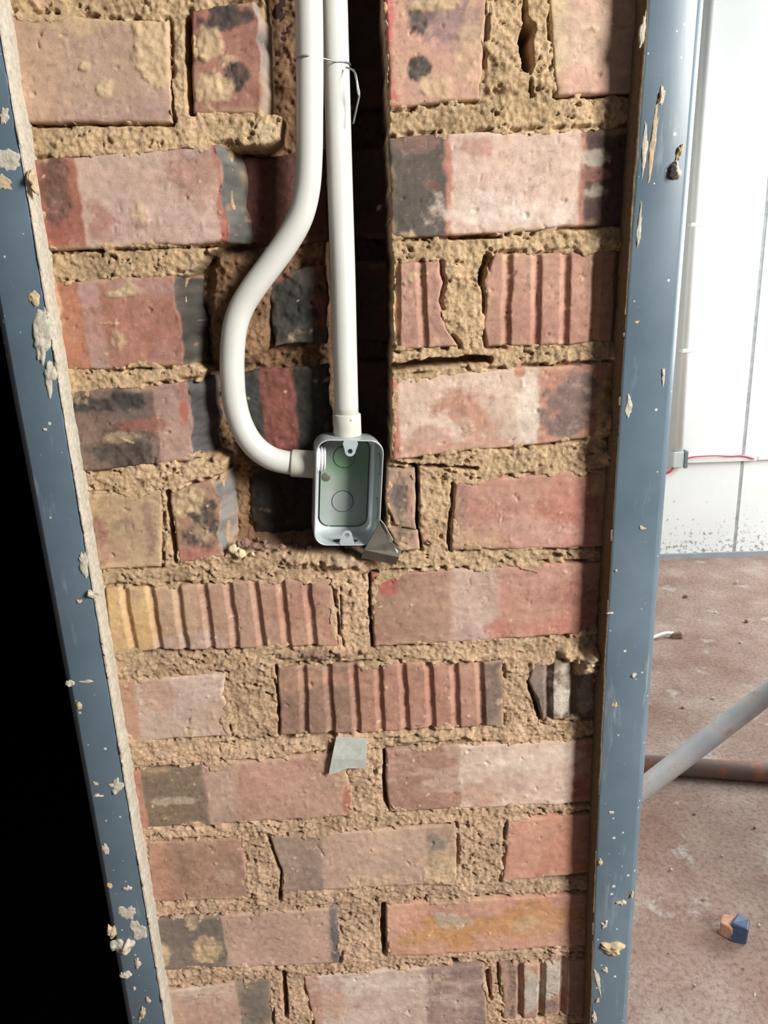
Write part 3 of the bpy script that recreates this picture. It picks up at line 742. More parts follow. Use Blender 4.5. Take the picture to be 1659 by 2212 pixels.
# the pier behind, and the courses above and below the picture
PW0, PW1 = XL-0.006, XR+0.006
box('pier_core', PW0, PW1, 0.1, 0.225, 0.0, 2.2, M_CORE, wall)
box('mortar_bed', PW0, PW1, 0.004, 0.1, 0.0, ZB, M_CORE, wall)
box('mortar_bed', PW0, CHL, 0.004, 0.1, ZT, 2.2, M_CORE, wall); box('mortar_bed', CHR, PW1, 0.004, 0.1, ZT, 2.2, M_CORE, wall)
def plain_brick(x0, x1, z0, z1):
    V = []
    nu_, nv_ = 7, 4
    for jv in range(nv_):
        for iu in range(nu_):
            e = (iu in (0, nu_-1)) or (jv in (0, nv_-1))
            V.append((x0+(x1-x0)*iu/(nu_-1), (0.002 if e else -0.0008+0.001*RNG.uniform(-1, 1)), z1+(z0-z1)*jv/(nv_-1)))
    n0 = nu_*nv_
    V += [(x0, .09, z1), (x1, .09, z1), (x1, .09, z0), (x0, .09, z0)]
    q_ = [tuple(r) for r in grid_quads(nv_, nu_)[:, ::-1]]
    me_ = bpy.data.meshes.new('brick')
    top = list(range(nu_)); rgt = [i*nu_+nu_-1 for i in range(nv_)]; bot = [(nv_-1)*nu_+i for i in range(nu_-1, -1, -1)]; lef = [i*nu_ for i in range(nv_-1, -1, -1)]
    q_ += [tuple(top+[n0+1, n0]), tuple(rgt+[n0+2, n0+1]), tuple(bot+[n0+3, n0+2]), tuple(lef+[n0, n0+3])]
    me_.from_pydata(V, [], q_); me_.update()
    a = me_.color_attributes.new('Col', 'FLOAT_COLOR', 'POINT')
    c = lin(RNG.choice([(186, 142, 128), (190, 136, 120), (178, 130, 114), (168, 134, 124)]))*ALB
    a.data.foreach_set('color', np.tile(np.append(c, 1), len(V)).astype(np.float32))
    return new_obj('brick', me_, M_BRICK, wall)
for zone in ((0.012, ZB-0.016), (ZT+0.010, 2.19)):
    n = max(1, round((zone[1]-zone[0])/0.0945)); ph = (zone[1]-zone[0])/n
    for i in range(n):
        za = zone[0]+i*ph; zb = za+ph-0.018
        cuts = [XL, XL+0.222, XL+0.24, XR] if i % 2 else [XL, XL+0.105, XL+0.123, XL+0.345, XL+0.363, XR]
        if za > 1.5: cuts = [XL, CHL, CHR, XR]
        for a in range(0, len(cuts), 2):
            plain_brick(cuts[a], cuts[a+1], za, zb)

# ------------------------------------------------------------------ steel door frames
def sweep_frame(name, front_in, front_out, sgn, label):
    """front_in: pixels of the front edge beside the bricks; front_out: pixels of the outer edge; sgn=+1 when the doorway lies to the right"""
    root = empty(name)
    tag(root, label, 'door frame', 'painted steel door frames')
    YF = -0.022
    zs_ = np.concatenate([[0.0], np.linspace(ZB0-0.02, ZT0+0.02, 22), [2.12]])
    def xs_at(pts, Y):
        p = np.array([wall_pt(float(a), float(b), Y) for a, b in pts]); o = np.argsort(p[:, 2])
        x = np.interp(zs_, p[o, 2], p[o, 0])
        k = np.polyfit(p[:, 2], p[:, 0], 2); fit = np.polyval(k, np.clip(zs_, p[:, 2].min(), p[:, 2].max()))
        return fit
    xi = xs_at(front_in, YF); xo = xs_at(front_out, YF+0.006)
    V = []; prof = None
    for z, a, b in zip(zs_, xi, xo):
        w = abs(b-a); s = sgn
        pr = [(a+s*0.000, 0.060), (a, YF+0.003)]
        for t in np.linspace(0, math.pi/2, 5): pr.append((a+s*(0.003-0.003*math.cos(t)), YF+0.003-0.003*math.sin(t)))
        R = 0.008
        pr += [(b-s*0.0078, YF), (b-s*0.0070, YF+0.0003), (b-s*0.0006, YF+0.0066), (b, YF+0.0074)]
        pr += [(b, 0.045), (b-s*0.016, 0.045), (b-s*0.016, 0.19), (a, 0.19)]
        V += [(x, y, z) for x, y in pr]; n = len(pr)
    m = len(zs_); q = []
    for i in range(m-1):
        for k in range(n):
            k2 = (k+1) % n
            f = (i*n+k, i*n+k2, (i+1)*n+k2, (i+1)*n+k)
            q.append(f if sgn > 0 else f[::-1])
    q += [tuple(range(n)) if sgn < 0 else tuple(range(n-1, -1, -1)), tuple((m-1)*n+k for k in (range(n) if sgn > 0 else range(n-1, -1, -1)))]
    me_ = bpy.data.meshes.new('jamb'); me_.from_pydata(V, [], q); me_.update()
    o = new_obj('jamb', me_, M_FRAME, root)
    for p in me_.polygons: p.use_smooth = True
    o.modifiers.new('es', 'EDGE_SPLIT').split_angle = math.radians(24)
    return root, (zs_, xi, xo)

fr_r, GR = sweep_frame('door_frame', [(1397, 0), (1381, 240), (1365, 470), (1348, 800), (1322, 1100), (1312, 1250), (1303, 1450), (1293, 1800), (1280, 2100), (1272, 2212)],
                       [(1520, 0), (1503, 250), (1479, 540), (1440, 1013), (1411, 1392), (1389, 1718), (1372, 1960), (1353, 2212)], 1,
                       'blue-grey steel door frame on the right, beside the bright room')
fr_l, GL = sweep_frame('door_frame', [(3, 30), (25, 235), (64, 520), (107, 695), (128, 820), (165, 1020), (174, 1059), (211, 1306), (231, 1479), (250, 1560), (276, 1750), (300, 1911), (324, 1997), (355, 2166)],
                       [(25, 870), (80, 1098), (142, 1480), (201, 1780), (228, 1955), (278, 2212)], -1,
                       'blue-grey steel door frame on the left, spattered with cement, beside the dark doorway')

def blob(name, parent, px, py, rx, ry, hgt, mat, seed, YF=-0.022, ang=0.0, n=56):
    """ragged flat splash of dried cement lying on the frame's face"""
    c = wall_pt(float(px), float(py), YF); ex = wall_pt(float(px+rx), float(py), YF); ez = wall_pt(float(px), float(py+ry), YF)
    ax = abs(ex[0]-c[0]); az = abs(ez[2]-c[2])
    ns, nr_ = n, 6
    a = np.linspace(0, 2*np.pi, ns, endpoint=False)
    V = []
    rad = np.clip(0.95+0.5*fbm(np.cos(a)+seed, np.sin(a), 0.85, 4, seed, 0.5), .35, 1.7)
    for i in range(nr_):
        t = (i+1)/nr_
        x = ax*rad*t*np.cos(a); z = az*rad*t*np.sin(a)
        xr = x*math.cos(ang)-z*math.sin(ang); zr = x*math.sin(ang)+z*math.cos(ang)
        hh = hgt*np.sqrt(max(0, 1-t**2.5))*(0.75+0.5*fbm(xr+seed, zr, 0.006, 2, seed+1)) - (0.0008 if i == nr_-1 else 0)
        V.append(np.stack([c[0]+xr, YF-hh, c[2]+zr], 1))
    V = np.concatenate(V); V = np.vstack([V, [[c[0], YF-hgt, c[2]]]])
    q = []
    j = np.arange(ns); j2 = (j+1) % ns
    for i in range(nr_-1): q.append(np.stack([i*ns+j, i*ns+j2, (i+1)*ns+j2, (i+1)*ns+j], 1))
    me_ = mesh_np(name, V, np.concatenate(q), np.stack([np.full(ns, nr_*ns), j2, j], 1))
    return new_obj(name, me_, mat, parent)

# cement crust along the inner edge of both frames
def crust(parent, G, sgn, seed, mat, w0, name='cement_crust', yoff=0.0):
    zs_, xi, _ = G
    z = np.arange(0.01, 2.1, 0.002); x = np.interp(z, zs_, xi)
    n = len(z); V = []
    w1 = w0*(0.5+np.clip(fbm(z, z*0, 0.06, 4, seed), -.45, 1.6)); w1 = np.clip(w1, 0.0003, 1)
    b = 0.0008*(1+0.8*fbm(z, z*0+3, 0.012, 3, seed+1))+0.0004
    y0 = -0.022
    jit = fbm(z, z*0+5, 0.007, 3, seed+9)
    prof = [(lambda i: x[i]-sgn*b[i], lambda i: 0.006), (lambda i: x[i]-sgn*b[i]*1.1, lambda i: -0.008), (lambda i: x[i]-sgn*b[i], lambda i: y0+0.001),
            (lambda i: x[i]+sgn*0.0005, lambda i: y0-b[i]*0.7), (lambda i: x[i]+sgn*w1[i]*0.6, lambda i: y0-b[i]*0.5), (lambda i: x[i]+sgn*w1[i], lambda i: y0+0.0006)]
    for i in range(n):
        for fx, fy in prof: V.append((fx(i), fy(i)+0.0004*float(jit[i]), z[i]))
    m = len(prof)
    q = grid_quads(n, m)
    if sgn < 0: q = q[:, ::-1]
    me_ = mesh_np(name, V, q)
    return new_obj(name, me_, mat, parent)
crust(fr_l, GL, -1, 31, M_SPLASH, 0.0012)
crust(fr_r, GR, 1, 57, mat_plain('shaded_cement_crust', (112, 92, 70), .95, 0, .25, 260, .2, .8, .001), 0.0018)  # right crust coloured darker, the shade of that return put into it
SPL = [(fr_l, 70, 640, 16, 22, .0015, .3), (fr_l, 90, 730, 20, 60, .0022, .25), (fr_l, 108, 815, 14, 40, .002, .2), (fr_l, 10, 395, 22, 16, .001, 0), (fr_l, 16, 345, 26, 24, .0008, 0), (fr_l, 8, 250, 14, 26, .001, 0),
       (fr_l, 70, 395, 12, 26, .006, 0), (fr_l, 200, 1282, 16, 10, .005, .1), (fr_l, 182, 1215, 10, 26, .002, 0), (fr_l, 172, 1300, 6, 5, .002, 0), (fr_l, 150, 1475, 10, 8, .0015, 0), (fr_l, 185, 1472, 14, 3, .0008, 0),
       (fr_l, 172, 1524, 6, 10, .0015, 0), (fr_l, 248, 1700, 16, 20, .0025, .5), (fr_l, 210, 1718, 12, 5, .0015, 0), (fr_l, 206, 1692, 6, 5, .001, 0), (fr_l, 228, 1835, 10, 16, .001, 0), (fr_l, 276, 1918, 12, 6, .002, 0),
       (fr_l, 236, 1914, 6, 7, .001, 0), (fr_l, 278, 1970, 20, 16, .0006, 0), (fr_l, 268, 2040, 24, 16, .007, -.2), (fr_l, 243, 2012, 10, 14, .005, 0), (fr_l, 296, 2080, 8, 10, .002, .4), (fr_l, 272, 2104, 16, 8, .0025, 0),
       (fr_l, 308, 2190, 7, 14, .002, .3), (fr_l, 300, 2010, 20, 24, .001, 0), (fr_l, 98, 928, 5, 4, .001, 0), (fr_l, 320, 2160, 5, 8, .0015, 0), (fr_l, 290, 2135, 4, 5, .001, 0),
       (fr_r, 1428, 205, 8, 24, .0012, .2), (fr_r, 1412, 300, 7, 90, .0008, .08), (fr_r, 1392, 330, 8, 80, .0010, .05), (fr_r, 1457, 370, 14, 22, .006, -.1), (fr_r, 1468, 330, 6, 24, .002, .2), (fr_r, 1380, 500, 6, 50, .001, .05),
       (fr_r, 1358, 875, 7, 22, .0012, 0), (fr_r, 1376, 695, 5, 4, .001, 0), (fr_r, 1432, 810, 4, 22, .001, 0), (fr_r, 1387, 1140, 9, 4, .001, .4), (fr_r, 1330, 1232, 4, 3, .001, 0), (fr_r, 1318, 1324, 8, 3, .001, 0),
       (fr_r, 1370, 1458, 7, 6, .0012, 0), (fr_r, 1328, 1523, 6, 5, .0015, 0), (fr_r, 1335, 1588, 4, 3, .001, 0), (fr_r, 1321, 1755, 6, 4, .001, 0), (fr_r, 1296, 1862, 6, 7, .002, 0), (fr_r, 1341, 1950, 10, 6, .003, .1),
       (fr_r, 1305, 1997, 9, 8, .003, 0), (fr_r, 1322, 2047, 34, 12, .006, .25), (fr_r, 1308, 2095, 7, 7, .002, 0), (fr_r, 1292, 2120, 5, 34, .001, -.2), (fr_r, 1290, 2160, 5, 5, .002, 0), (fr_r, 1282, 2195, 6, 16, .003, 0), (fr_r, 1390, 60, 6, 40, .001, .1), (fr_r, 1364, 1932, 5, 6, .002, 0)]
for i, (p, x, y, rx, ry, hg, an) in enumerate(SPL):
    blob('cement_splash', p, x, y, rx, ry, hg, M_SPLASH if (i % 3) else M_SPLASH_TAN, 100+i*5, ang=-an)
blob('rust_spot', fr_r, 1425, 212, 4, 16, .0016, mat_plain('rust_brown', (112, 66, 42), .9, 0, .3, 200), 900, ang=-.2)

# ------------------------------------------------------------------ conduits, couplings, box
RP = 0.0107
def path_px(pts):
    return np.array([wall_pt(float(a), float(b), y) for a, b, y in pts])
c1 = tag(empty('conduit', wall_pt(503., 800., .004)), 'ivory plastic conduit bending left in an S, entering the side of the metal box', 'conduit', 'ivory conduits in the wall chase')
p1 = catmull(path_px([(664, -60, .000), (667, 0, .000), (669, 130, .000), (669, 250, .000), (668, 340, .000), (663, 410, .001), (648, 470, .002), (620, 522, .003), (586, 570, .004), (551, 617, .005), (524, 660, .006), (508, 705, .006),
                       (502, 760, .006), (502, 815, .006), (507, 868, .007), (522, 920, .008), (548, 962, .009), (584, 989, .010), (625, 1000, .011), (662, 1003, .011)]), 8)
p1 = np.vstack([p1[0]+np.array([0, 0, 2.19-p1[0, 2]]), p1])
tube('pipe', p1-np.array(c1.location), RP, M_PVC, c1, 32)
c2 = tag(empty('conduit', wall_pt(750., 500., .014)), 'straight ivory plastic conduit running down into the top of the metal box', 'conduit', 'ivory conduits in the wall chase')
p2 = catmull(path_px([(719, -60, .027), (722, 0, .026), (726, 130, .024), (730, 260, .022), (735, 420, .019), (741, 600, .015), (745, 760, .012), (749, 900, .011)]), 6)
p2 = np.vstack([p2[0]+np.array([0, 0, 2.19-p2[0, 2]]), p2])
tube('pipe', p2-np.array(c2.location), RP, M_PVC, c2, 32)

def sleeve(name, a, b, r, mat, parent):
    a = np.array(a); b = np.array(b); d = (b-a)
    pts = [a, a+d*0.02, a+d*0.06, a+d*0.5, a+d*0.94, a+d*0.98, b]; rad = [r*0.90, r*0.97, r, r, r, r*0.98, r*0.94]
    return tube(name, np.array(pts)-np.array(parent.location), r, mat, parent, 32, rad)
cp2 = sleeve('coupling', wall_pt(749., 893., .011), wall_pt(751., 941., .011), .0126, M_PVC2, c2)
cp1 = sleeve('coupling', wall_pt(629., 1000., .011), wall_pt(684., 1004., .011), .0126, M_PVC2, c1)
# the small 01 moulded on the upright coupling
fc = bpy.data.curves.new('size_mark', 'FONT'); fc.body = '01'; fc.size = 0.0026; fc.extrude = 0.00005; fc.align_x = 'CENTER'
fo = bpy.data.objects.new('tmp', fc); COL.objects.link(fo)
dg = bpy.context.evaluated_depsgraph_get(); fm = bpy.data.meshes.new_from_object(fo.evaluated_get(dg)); fm.name = 'size_mark'
bpy.data.objects.remove(fo)
mk = new_obj('size_mark', fm, mat_plain('moulded_mark_grey', (150, 146, 132), .6), cp2)
mp_ = wall_pt(759., 905., .011)-np.array(c2.location)
mk.location = (mp_[0], mp_[1]-.0122, mp_[2]); mk.rotation_euler = (math.pi/2, 0, 0.30)

# tie wire round both conduits
tw = tag(empty('tie_wire', wall_pt(700., 130., .0)), 'thin twisted tie wire wrapped around both conduits with a loose hooked tail', 'wire')
o0 = np.array(tw.location)
ra = wall_pt(667., 128., .0); rb = wall_pt(726., 138., .024)
loop = []
for t in np.linspace(math.pi*0.5, math.pi*1.5, 9): loop.append(ra+(RP+.0008)*np.array([math.cos(t), math.sin(t)*-1*-1, 0]))
for t in np.linspace(-math.pi*0.5, math.pi*0.5, 9): loop.append(rb+(RP+.0008)*np.array([math.cos(t), math.sin(t), 0])+np.array([0, 0, -.001]))
loop.append(loop[0])
tube('loop', np.array(loop)-o0, .0007, M_WIRE, tw, 8)
tail = catmull(path_px([(748, 146, .012), (760, 150, .006), (768, 160, .004), (773, 185, .003), (776, 205, .003), (770, 235, .004), (763, 268, .006)]), 6)
tube('tail', tail-o0, .0008, M_WIRE, tw, 8)
tail2 = catmull(path_px([(764, 150, .005), (770, 175, .003), (773, 200, .002), (777, 210, .003)]), 5)
tube('tail', tail2-o0, .0006, M_WIRE, tw, 8)

# metal box
BW, BH, BD = 0.0605, 0.0985, 0.040
YB = -0.010
bc = 0.25*(wall_pt(679., 1065., YB)+wall_pt(829., 1065., YB)+wall_pt(755., 952., YB)+wall_pt(749., 1181., YB))
ebox = tag(empty('electrical_box', bc), 'open galvanised metal electrical box recessed in the brick chase', 'electrical box')
ebox.rotation_euler = (0, math.radians(5.2), math.radians(7))
def rrect(w, h_, r, n=7):
    pts = []
    for cx, cz, a0 in ((w/2-r, h_/2-r, 0), (-w/2+r, h_/2-r, 90), (-w/2+r, -h_/2+r, 180), (w/2-r, -h_/2+r, 270)):
        for t in np.linspace(0, 90, n): pts.append((cx+r*math.cos(math.radians(a0+t)), cz+r*math.sin(math.radians(a0+t))))
    return np.array(pts)
def loft(name, loops, mat, parent, cap_last=True):
    n = len(loops[0]); V = np.concatenate(loops); j = np.arange(n); j2 = (j+1) % n
    q = np.concatenate([np.stack([i*n+j, i*n+j2, (i+1)*n+j2, (i+1)*n+j], 1) for i in range(len(loops)-1)])
    tr = None
    if cap_last:
        c = loops[-1].mean(0); V = np.vstack([V, c]); b = (len(loops)-1)*n
        tr = np.stack([b+j, b+j2, np.full(n, len(V)-1)], 1)
    return new_obj(name, mesh_np(name, V, q, tr), mat, parent)
def lp(w, h_, r, y): 
    p = rrect(w, h_, r); return np.column_stack([p[:, 0], np.full(len(p), y), p[:, 1]])
th = 0.0013; f = 0.007
loops = [lp(BW-2*f, BH-2*f, .008, BD)]
for t in np.linspace(0, math.pi/2, 5): loops.append(lp(BW-2*f+2*f*math.sin(t), BH-2*f+2*f*math.sin(t), .012, BD-f+f*math.cos(t)))
loops += [lp(BW, BH, .012, .001), lp(BW-.0006, BH-.0006, .012, 0), lp(BW-2*th+.0004, BH-2*th+.0004, .0112, 0), lp(BW-2*th, BH-2*th, .011, .001)]
for t in np.linspace(math.pi/2, 0.0, 6): loops.append(lp(BW-2*th-2*f+2*f*math.sin(t), BH-2*th-2*f+2*f*math.sin(t), .0105, BD-th-f+f*math.cos(t)))
shell = loft('shell', loops[:-1], M_GALV, ebox, False)
back = loft('back_plate', [lp(BW-2*th-2*f+.001, BH-2*th-2*f+.001, .009, BD-th-.0005), lp(BW*.5, BH*.5, .009, BD-th-.0005)], M_BOXBACK, ebox, True)
def disc_y(name, cx, cz, r, y0, y1, mat, parent, n=32, axis='y'):
    a = np.linspace(0, 2*np.pi, n, endpoint=False)
    V = []; rr = [(r, y0), (r, y1*0.8+y0*0.2), (r*0.96, y1)]
    for R, y in rr: V.append(np.column_stack([cx+R*np.cos(a), np.full(n, y), cz+R*np.sin(a)]))
    V = np.concatenate(V+[np.array([[cx, y1, cz]])])
    if axis == 'x': V = V[:, [1, 0, 2]]
    j = np.arange(n); j2 = (j+1) % n
    q = np.concatenate([np.stack([i*n+j, i*n+j2, (i+1)*n+j2, (i+1)*n+j], 1) for i in range(2)])
    return new_obj(name, mesh_np(name, V, q, np.stack([2*n+j, 2*n+j2, np.full(n, 3*n)], 1)), mat, parent)
yb = BD-th-.0005
for cz_ in (0.0255, -0.0175):
    g = disc_y('groove_ring', -0.001, cz_, .0105, yb+.0002, yb-.0002, M_HOLE_SHADE, back)
    disc_y('knockout', -0.001, cz_, .0100, yb, yb-.0008, M_BOXBACK, back)
disc_y('dimple', -0.0175, 0.006, .0042, yb+.0002, yb-.0003, M_SCRAP, back)
for cz_ in (0.024, -0.018):
    disc_y('groove_ring', 0.018, cz_, .0100, BW/2-th+.0002, BW/2-th-.0002, M_HOLE_SHADE, shell, axis='x')
    disc_y('knockout', 0.018, cz_, .0094, BW/2-th, BW/2-th-.0007, M_GALV, shell, axis='x')
# threaded bushing of the side conduit, inside the left wall
for i, (r, x0, x1) in enumerate(((.0125, 0, .0030), (.0105, .0030, .0045), (.0115, .0045, .0060), (.0100, .0060, .0072), (.0110, .0072, .0086))):
    tube('bushing_ring', [(-BW/2+th+x0, .020, .0275), (-BW/2+th+x1, .020, .0275)], r, M_WHITEPVC, ebox, 32)
# fixing lugs with screw holes
def lug(cz_, sgn_):
    w0, w1, ln, hr, hc = .0155, .0095, .0150, .0022, .0098
    n = 24; a = np.linspace(0, 2*np.pi, n, endpoint=False)
    outer = []
    for t in a:
        d = np.array([math.cos(t), math.sin(t)])
        # outline: tapered tongue with a round tip, ray cast from the hole centre
        best = None
        for s in np.linspace(.001, .02, 120):
            x, z = d*s; zz = hc+z
            wz = (w0+(w1-w0)*min(1, max(0, zz)/hc))/2
            inn = (0 <= zz <= hc and abs(x) <= wz) or (zz > hc and x*x+(zz-hc)**2 <= (w1/2)**2)
            if inn: best = (x, z)
        outer.append(best)
    outer = np.array(outer); inner = np.column_stack([hr*np.cos(a), hr*np.sin(a)])
    V = []
    for P, y in ((outer, -.0004), (inner, -.0004), (inner, .0010), (outer, .0010)):
        V.append(np.column_stack([P[:, 0], np.full(n, y), (hc+P[:, 1])]))
    V = np.concatenate(V)
    V[:, 2] = cz_+sgn_*V[:, 2]
    j = np.arange(n); j2 = (j+1) % n
    q = np.concatenate([np.stack([i*n+j, i*n+j2, ((i+1) % 4)*n+j2, ((i+1) % 4)*n+j], 1) for i in range(4)])
    me_ = mesh_np('fixing_lug', V, q, smooth=False)
    return new_obj('fixing_lug', me_, M_TAB, ebox)
lug(BH/2-.0004, -1); lug(-BH/2+.0004, 1)
# black oval painted for the slot's inner shade, behind the lower lug
a = np.linspace(0, 2*np.pi, 28, endpoint=False)
V = np.column_stack([.0115*np.sign(np.cos(a))*np.abs(np.cos(a))**.7, .011+.0050*np.sin(a), np.full(28, -BH/2+th+.0003)])
V = np.vstack([V, V-np.array([0, 0, .0006])])
pydata('slot_shade', V, [tuple(range(28))]+[(i, (i+1) % 28, 28+(i+1) % 28, 28+i) for i in range(28)], M_HOLE_SHADE, shell)

# ------------------------------------------------------------------ scraps and crumbs on the wall
def plate(name, pts, th_, mat, parent=None, off=(0, 0, 0), bevel=0.0003):
    """folded sheet: list of facets sharing vertices, given as (pixels, y) points"""
    P = np.array([wall_pt(float(a), float(b), y) for a, b, y in pts['v']])
    n = len(P); P2 = P+np.array([0, th_, 0])
    fcs = []
    for fct in pts['f']:
        fcs.append(tuple(fct)); fcs.append(tuple(n+i for i in reversed(fct)))
    edges = {}
    for fct in pts['f']:
        for a, b in zip(fct, fct[1:]+fct[:1]):
            edges[(a, b)] = 1
    for a, b in edges:
        if (b, a) not in edges: fcs.append((b, a, n+a, n+b))
    return pydata(name, np.vstack([P, P2])-np.array(off), fcs, mat, parent, False, bevel)
sc_o = plate('metal_scrap', {'v': [(816, 1136, -.006), (824, 1122, -.007), (836, 1150, -.010), (846, 1170, -.012), (868, 1190, -.012), (862, 1204, -.016), (856, 1220, -.010), (780, 1206, -.008), (786, 1188, -.014)],
                             'f': [[0, 8, 5, 4, 3, 2, 1], [8, 7, 6, 5]]}, .0012, M_SCRAP)
tag(sc_o, 'bent dull steel offcut wedged under the lower right corner of the electrical box', 'metal scrap')
st = plate('metal_strap', {'v': [(726, 1592, -.004), (793, 1596, -.006), (791, 1640, -.0075), (789, 1661, -.007), (752, 1660, -.007), (709, 1676, -.0055), (716, 1640, -.007)], 'f': [[0, 6, 2, 1], [6, 5, 4, 3, 2]]}, .0012, M_STRAP)
tag(st, 'small square zinc strap end sticking out of the mortar joint', 'metal strap')
shard = plate('brick_shard', {'v': [(822, 1124, -.0085), (830, 1132, -.011), (850, 1168, -.014), (842, 1174, -.012), (834, 1150, -.0105)], 'f': [[0, 4, 3, 2, 1]]}, .003, M_SPLASH, bevel=.0006)
tag(shard, 'thin pale cement sliver lying along the upper edge of the bent steel offcut', 'cement sliver')

def chip(name, c, s, seed, mat, label, cat, group=None):
    r = np.random.RandomState(seed)
    import bmesh
    bm = bmesh.new(); bmesh.ops.create_icosphere(bm, subdivisions=2, radius=1)
    k = r.uniform(.6, 1.2, 3)*np.array(s)
    for v in bm.verts:
        n = 1+0.35*(_hash(np.array([round(v.co.x*2)]), np.array([round(v.co.y*2+v.co.z*4)]), seed)[0]-.5)
        v.co = Vector((v.co.x*k[0]*n, v.co.y*k[1]*n, v.co.z*k[2]*n))
    rot = Matrix.Rotation(r.uniform(0, 6.28), 3, Vector(r.normal(size=3)).normalized())
    bmesh.ops.rotate(bm, cent=(0, 0, 0), matrix=rot, verts=bm.verts)
    me_ = bpy.data.meshes.new(name); bm.to_mesh(me_); bm.free()
    o = new_obj(name, me_, mat); o.location = c
    zmin = min(v.co.z for v in me_.vertices)
    return tag(o, label, cat, group), zmin
M_CHIP = mat_plain('crumbled_mortar', (214, 190, 150), .95, 0, .15, 300, .2, .6)
M_CHIPR = mat_plain('crumbled_brick', (140, 104, 92), .95, 0, .25, 300, .2, .6)
def sheet_y(x, z):
    i = int(np.clip(round((zs[0]-z)/STEP), 0, nr-1)); jx = int(np.clip(round((x-xs[0])/STEP), 0, nc-1))
    return -h[i, jx]
CHIPS = [(590, 1190, 14, 0), (506, 1186, 12, 0), (520, 1196, 10, 0), (534, 1186, 8, 0), (548, 1178, 9, 1), (560, 1192, 7, 1), (575, 1180, 7, 1), (610, 1182, 7, 1), (625, 1190, 6, 1), (530, 1172, 9, 1), (515, 1174, 7, 1), (556, 1166, 7, 1),
         (640, 1180, 5, 1), (655, 1188, 5, 1), (668, 1182, 6, 1), (545, 1196, 5, 0), (500, 1196, 6, 0), (605, 1196, 5, 0), (572, 1170, 5, 1), (680, 1190, 5, 1)]
for i, (x, y, r, kd) in enumerate(CHIPS):
    Yc = .012
    for _ in range(4):
        p = wall_pt(float(x), float(y), Yc); Yc = sheet_y(p[0], p[2])-.003
    p = wall_pt(float(x), float(y), Yc)
    s = r/1650.0
    if i == 0: lab, cat, g = 'largest pale mortar flake in the rubble left of the electrical box', 'mortar flake', None
    elif i == 1: lab, cat, g = 'pale upright mortar flake at the far left of the rubble under the conduit bend', 'mortar flake', None
    elif kd == 0: lab, cat, g = 'small pale mortar crumb lying in the rubble at the foot of the chase', 'mortar crumb', 'pale crumbs at the foot of the chase'
    else: lab, cat, g = 'small reddish brick crumb lying in the rubble at the foot of the chase', 'brick crumb', 'reddish crumbs at the foot of the chase'
    chip('mortar_flake' if i < 2 else ('mortar_crumb' if kd == 0 else 'brick_crumb'), p, (s, s*.6, s*.75), 40+i, M_CHIP if kd == 0 else M_CHIPR, lab, cat, g)

# ------------------------------------------------------------------ the rooms beyond
fo = tag(box('floor', -4, 6, -3, 6, -.1, 0, M_FLOOR), 'dusty reddish brown concrete floor', None, None, 'structure')
# bright room: far wall through the foot line seen in the doorway
A = floor_pt(1432., 1207.); B = floor_pt(1659., 1200.)
dv = (B-A)/np.linalg.norm(B-A)
fw_root = tag(empty('wall_far', A), 'white skimmed wall of the bright room, with mould spots and a panel joint', None, None, 'structure')
ang = math.atan2(dv[1], dv[0]); fw_root.rotation_euler = (0, 0, ang)
def far_local(px, py):
    """point on the far wall: distance along it and height"""
    d = ray(px, py); nrm = np.array([-dv[1], dv[0], 0]); t = ((A-CAM) @ nrm)/(d @ nrm); p = CAM+d*t
    return (p-A) @ dv, p[2]
us, _ = far_local(1613., 900.)
for a_, b_ in ((-2.4, us-.007), (us+.007, 3.4)):
    box('panel', a_, b_, 0, .05, 0, 2.8, M_FARWALL, fw_root, bevel=.003)
box('joint_filler', us-.02, us+.02, .002, .06, 0, 2.8, mat_plain('joint_filler_grey', (160, 166, 164), .95, 0, .3, 22), fw_root)
bb = tag(box('baseboard_far', -2.4, 3.4, -.012, 0, 0, .028, mat_plain('grey_floor_track', (150, 154, 158), .7, 0, .1, 20)), 'thin grey strip along the foot of the white wall', None, None, 'structure')
bb.location = A; bb.rotation_euler = (0, 0, ang)
def far_thing(name, label, cat, u_, z_):
    o = tag(empty(name), label, cat)
    o.location = A+dv*u_+np.array([0, 0, z_]); o.rotation_euler = (0, 0, ang)
    return o
u0, z0 = far_local(1462., 985.)
cf = far_thing('wall_conduit', 'white surface conduit running up the white wall from the small box', 'conduit', u0, z0)
M_WCON = mat_plain('white_surface_conduit', (222, 222, 218), .5, 0, .03, 20)
tube('pipe', [(0, -.024, .03), (.0, -.024, 2.3)], .020, M_WCON, cf, 20)
for zz in (0.5, 1.05): 
    o_ = box('saddle_clip', -.026, .030, -.048, 0, zz, zz+.018, M_WCON, cf, bevel=.003)
bxf = far_thing('wall_box', 'small grey metal junction box low on the white wall', 'junction box', u0, z0)
sx_, sz_ = .042, .046
box('body', -sx_+.01, sx_*.45, -.05, 0, -sz_, .03, mat_plain('grey_box_light', (196, 204, 204), .5, .2, .05, 20), bxf, bevel=.003)
box('cover', sx_*.45, sx_*.45+.018, -.054, 0, -sz_-.004, .033, mat_plain('grey_box_dark', (112, 128, 128), .5, .3, .05, 20), bxf, bevel=.003)
u1, z1 = far_local(1476., 993.); u2, _ = far_local(1631., 993.)
tr = far_thing('wall_trunking', 'white horizontal trunking running right from the small grey box', 'trunking', u1, z1)
box('channel', 0, u2-u1, -.022, 0, -.013, .013, M_WCON, tr, bevel=.002)
box('channel', u2-u1+.006, 2.0, -.018, 0, -.011, .012, M_WCON, tr, bevel=.002)
M_RED = mat_plain('red_wire_sheath', (206, 62, 84), .5)
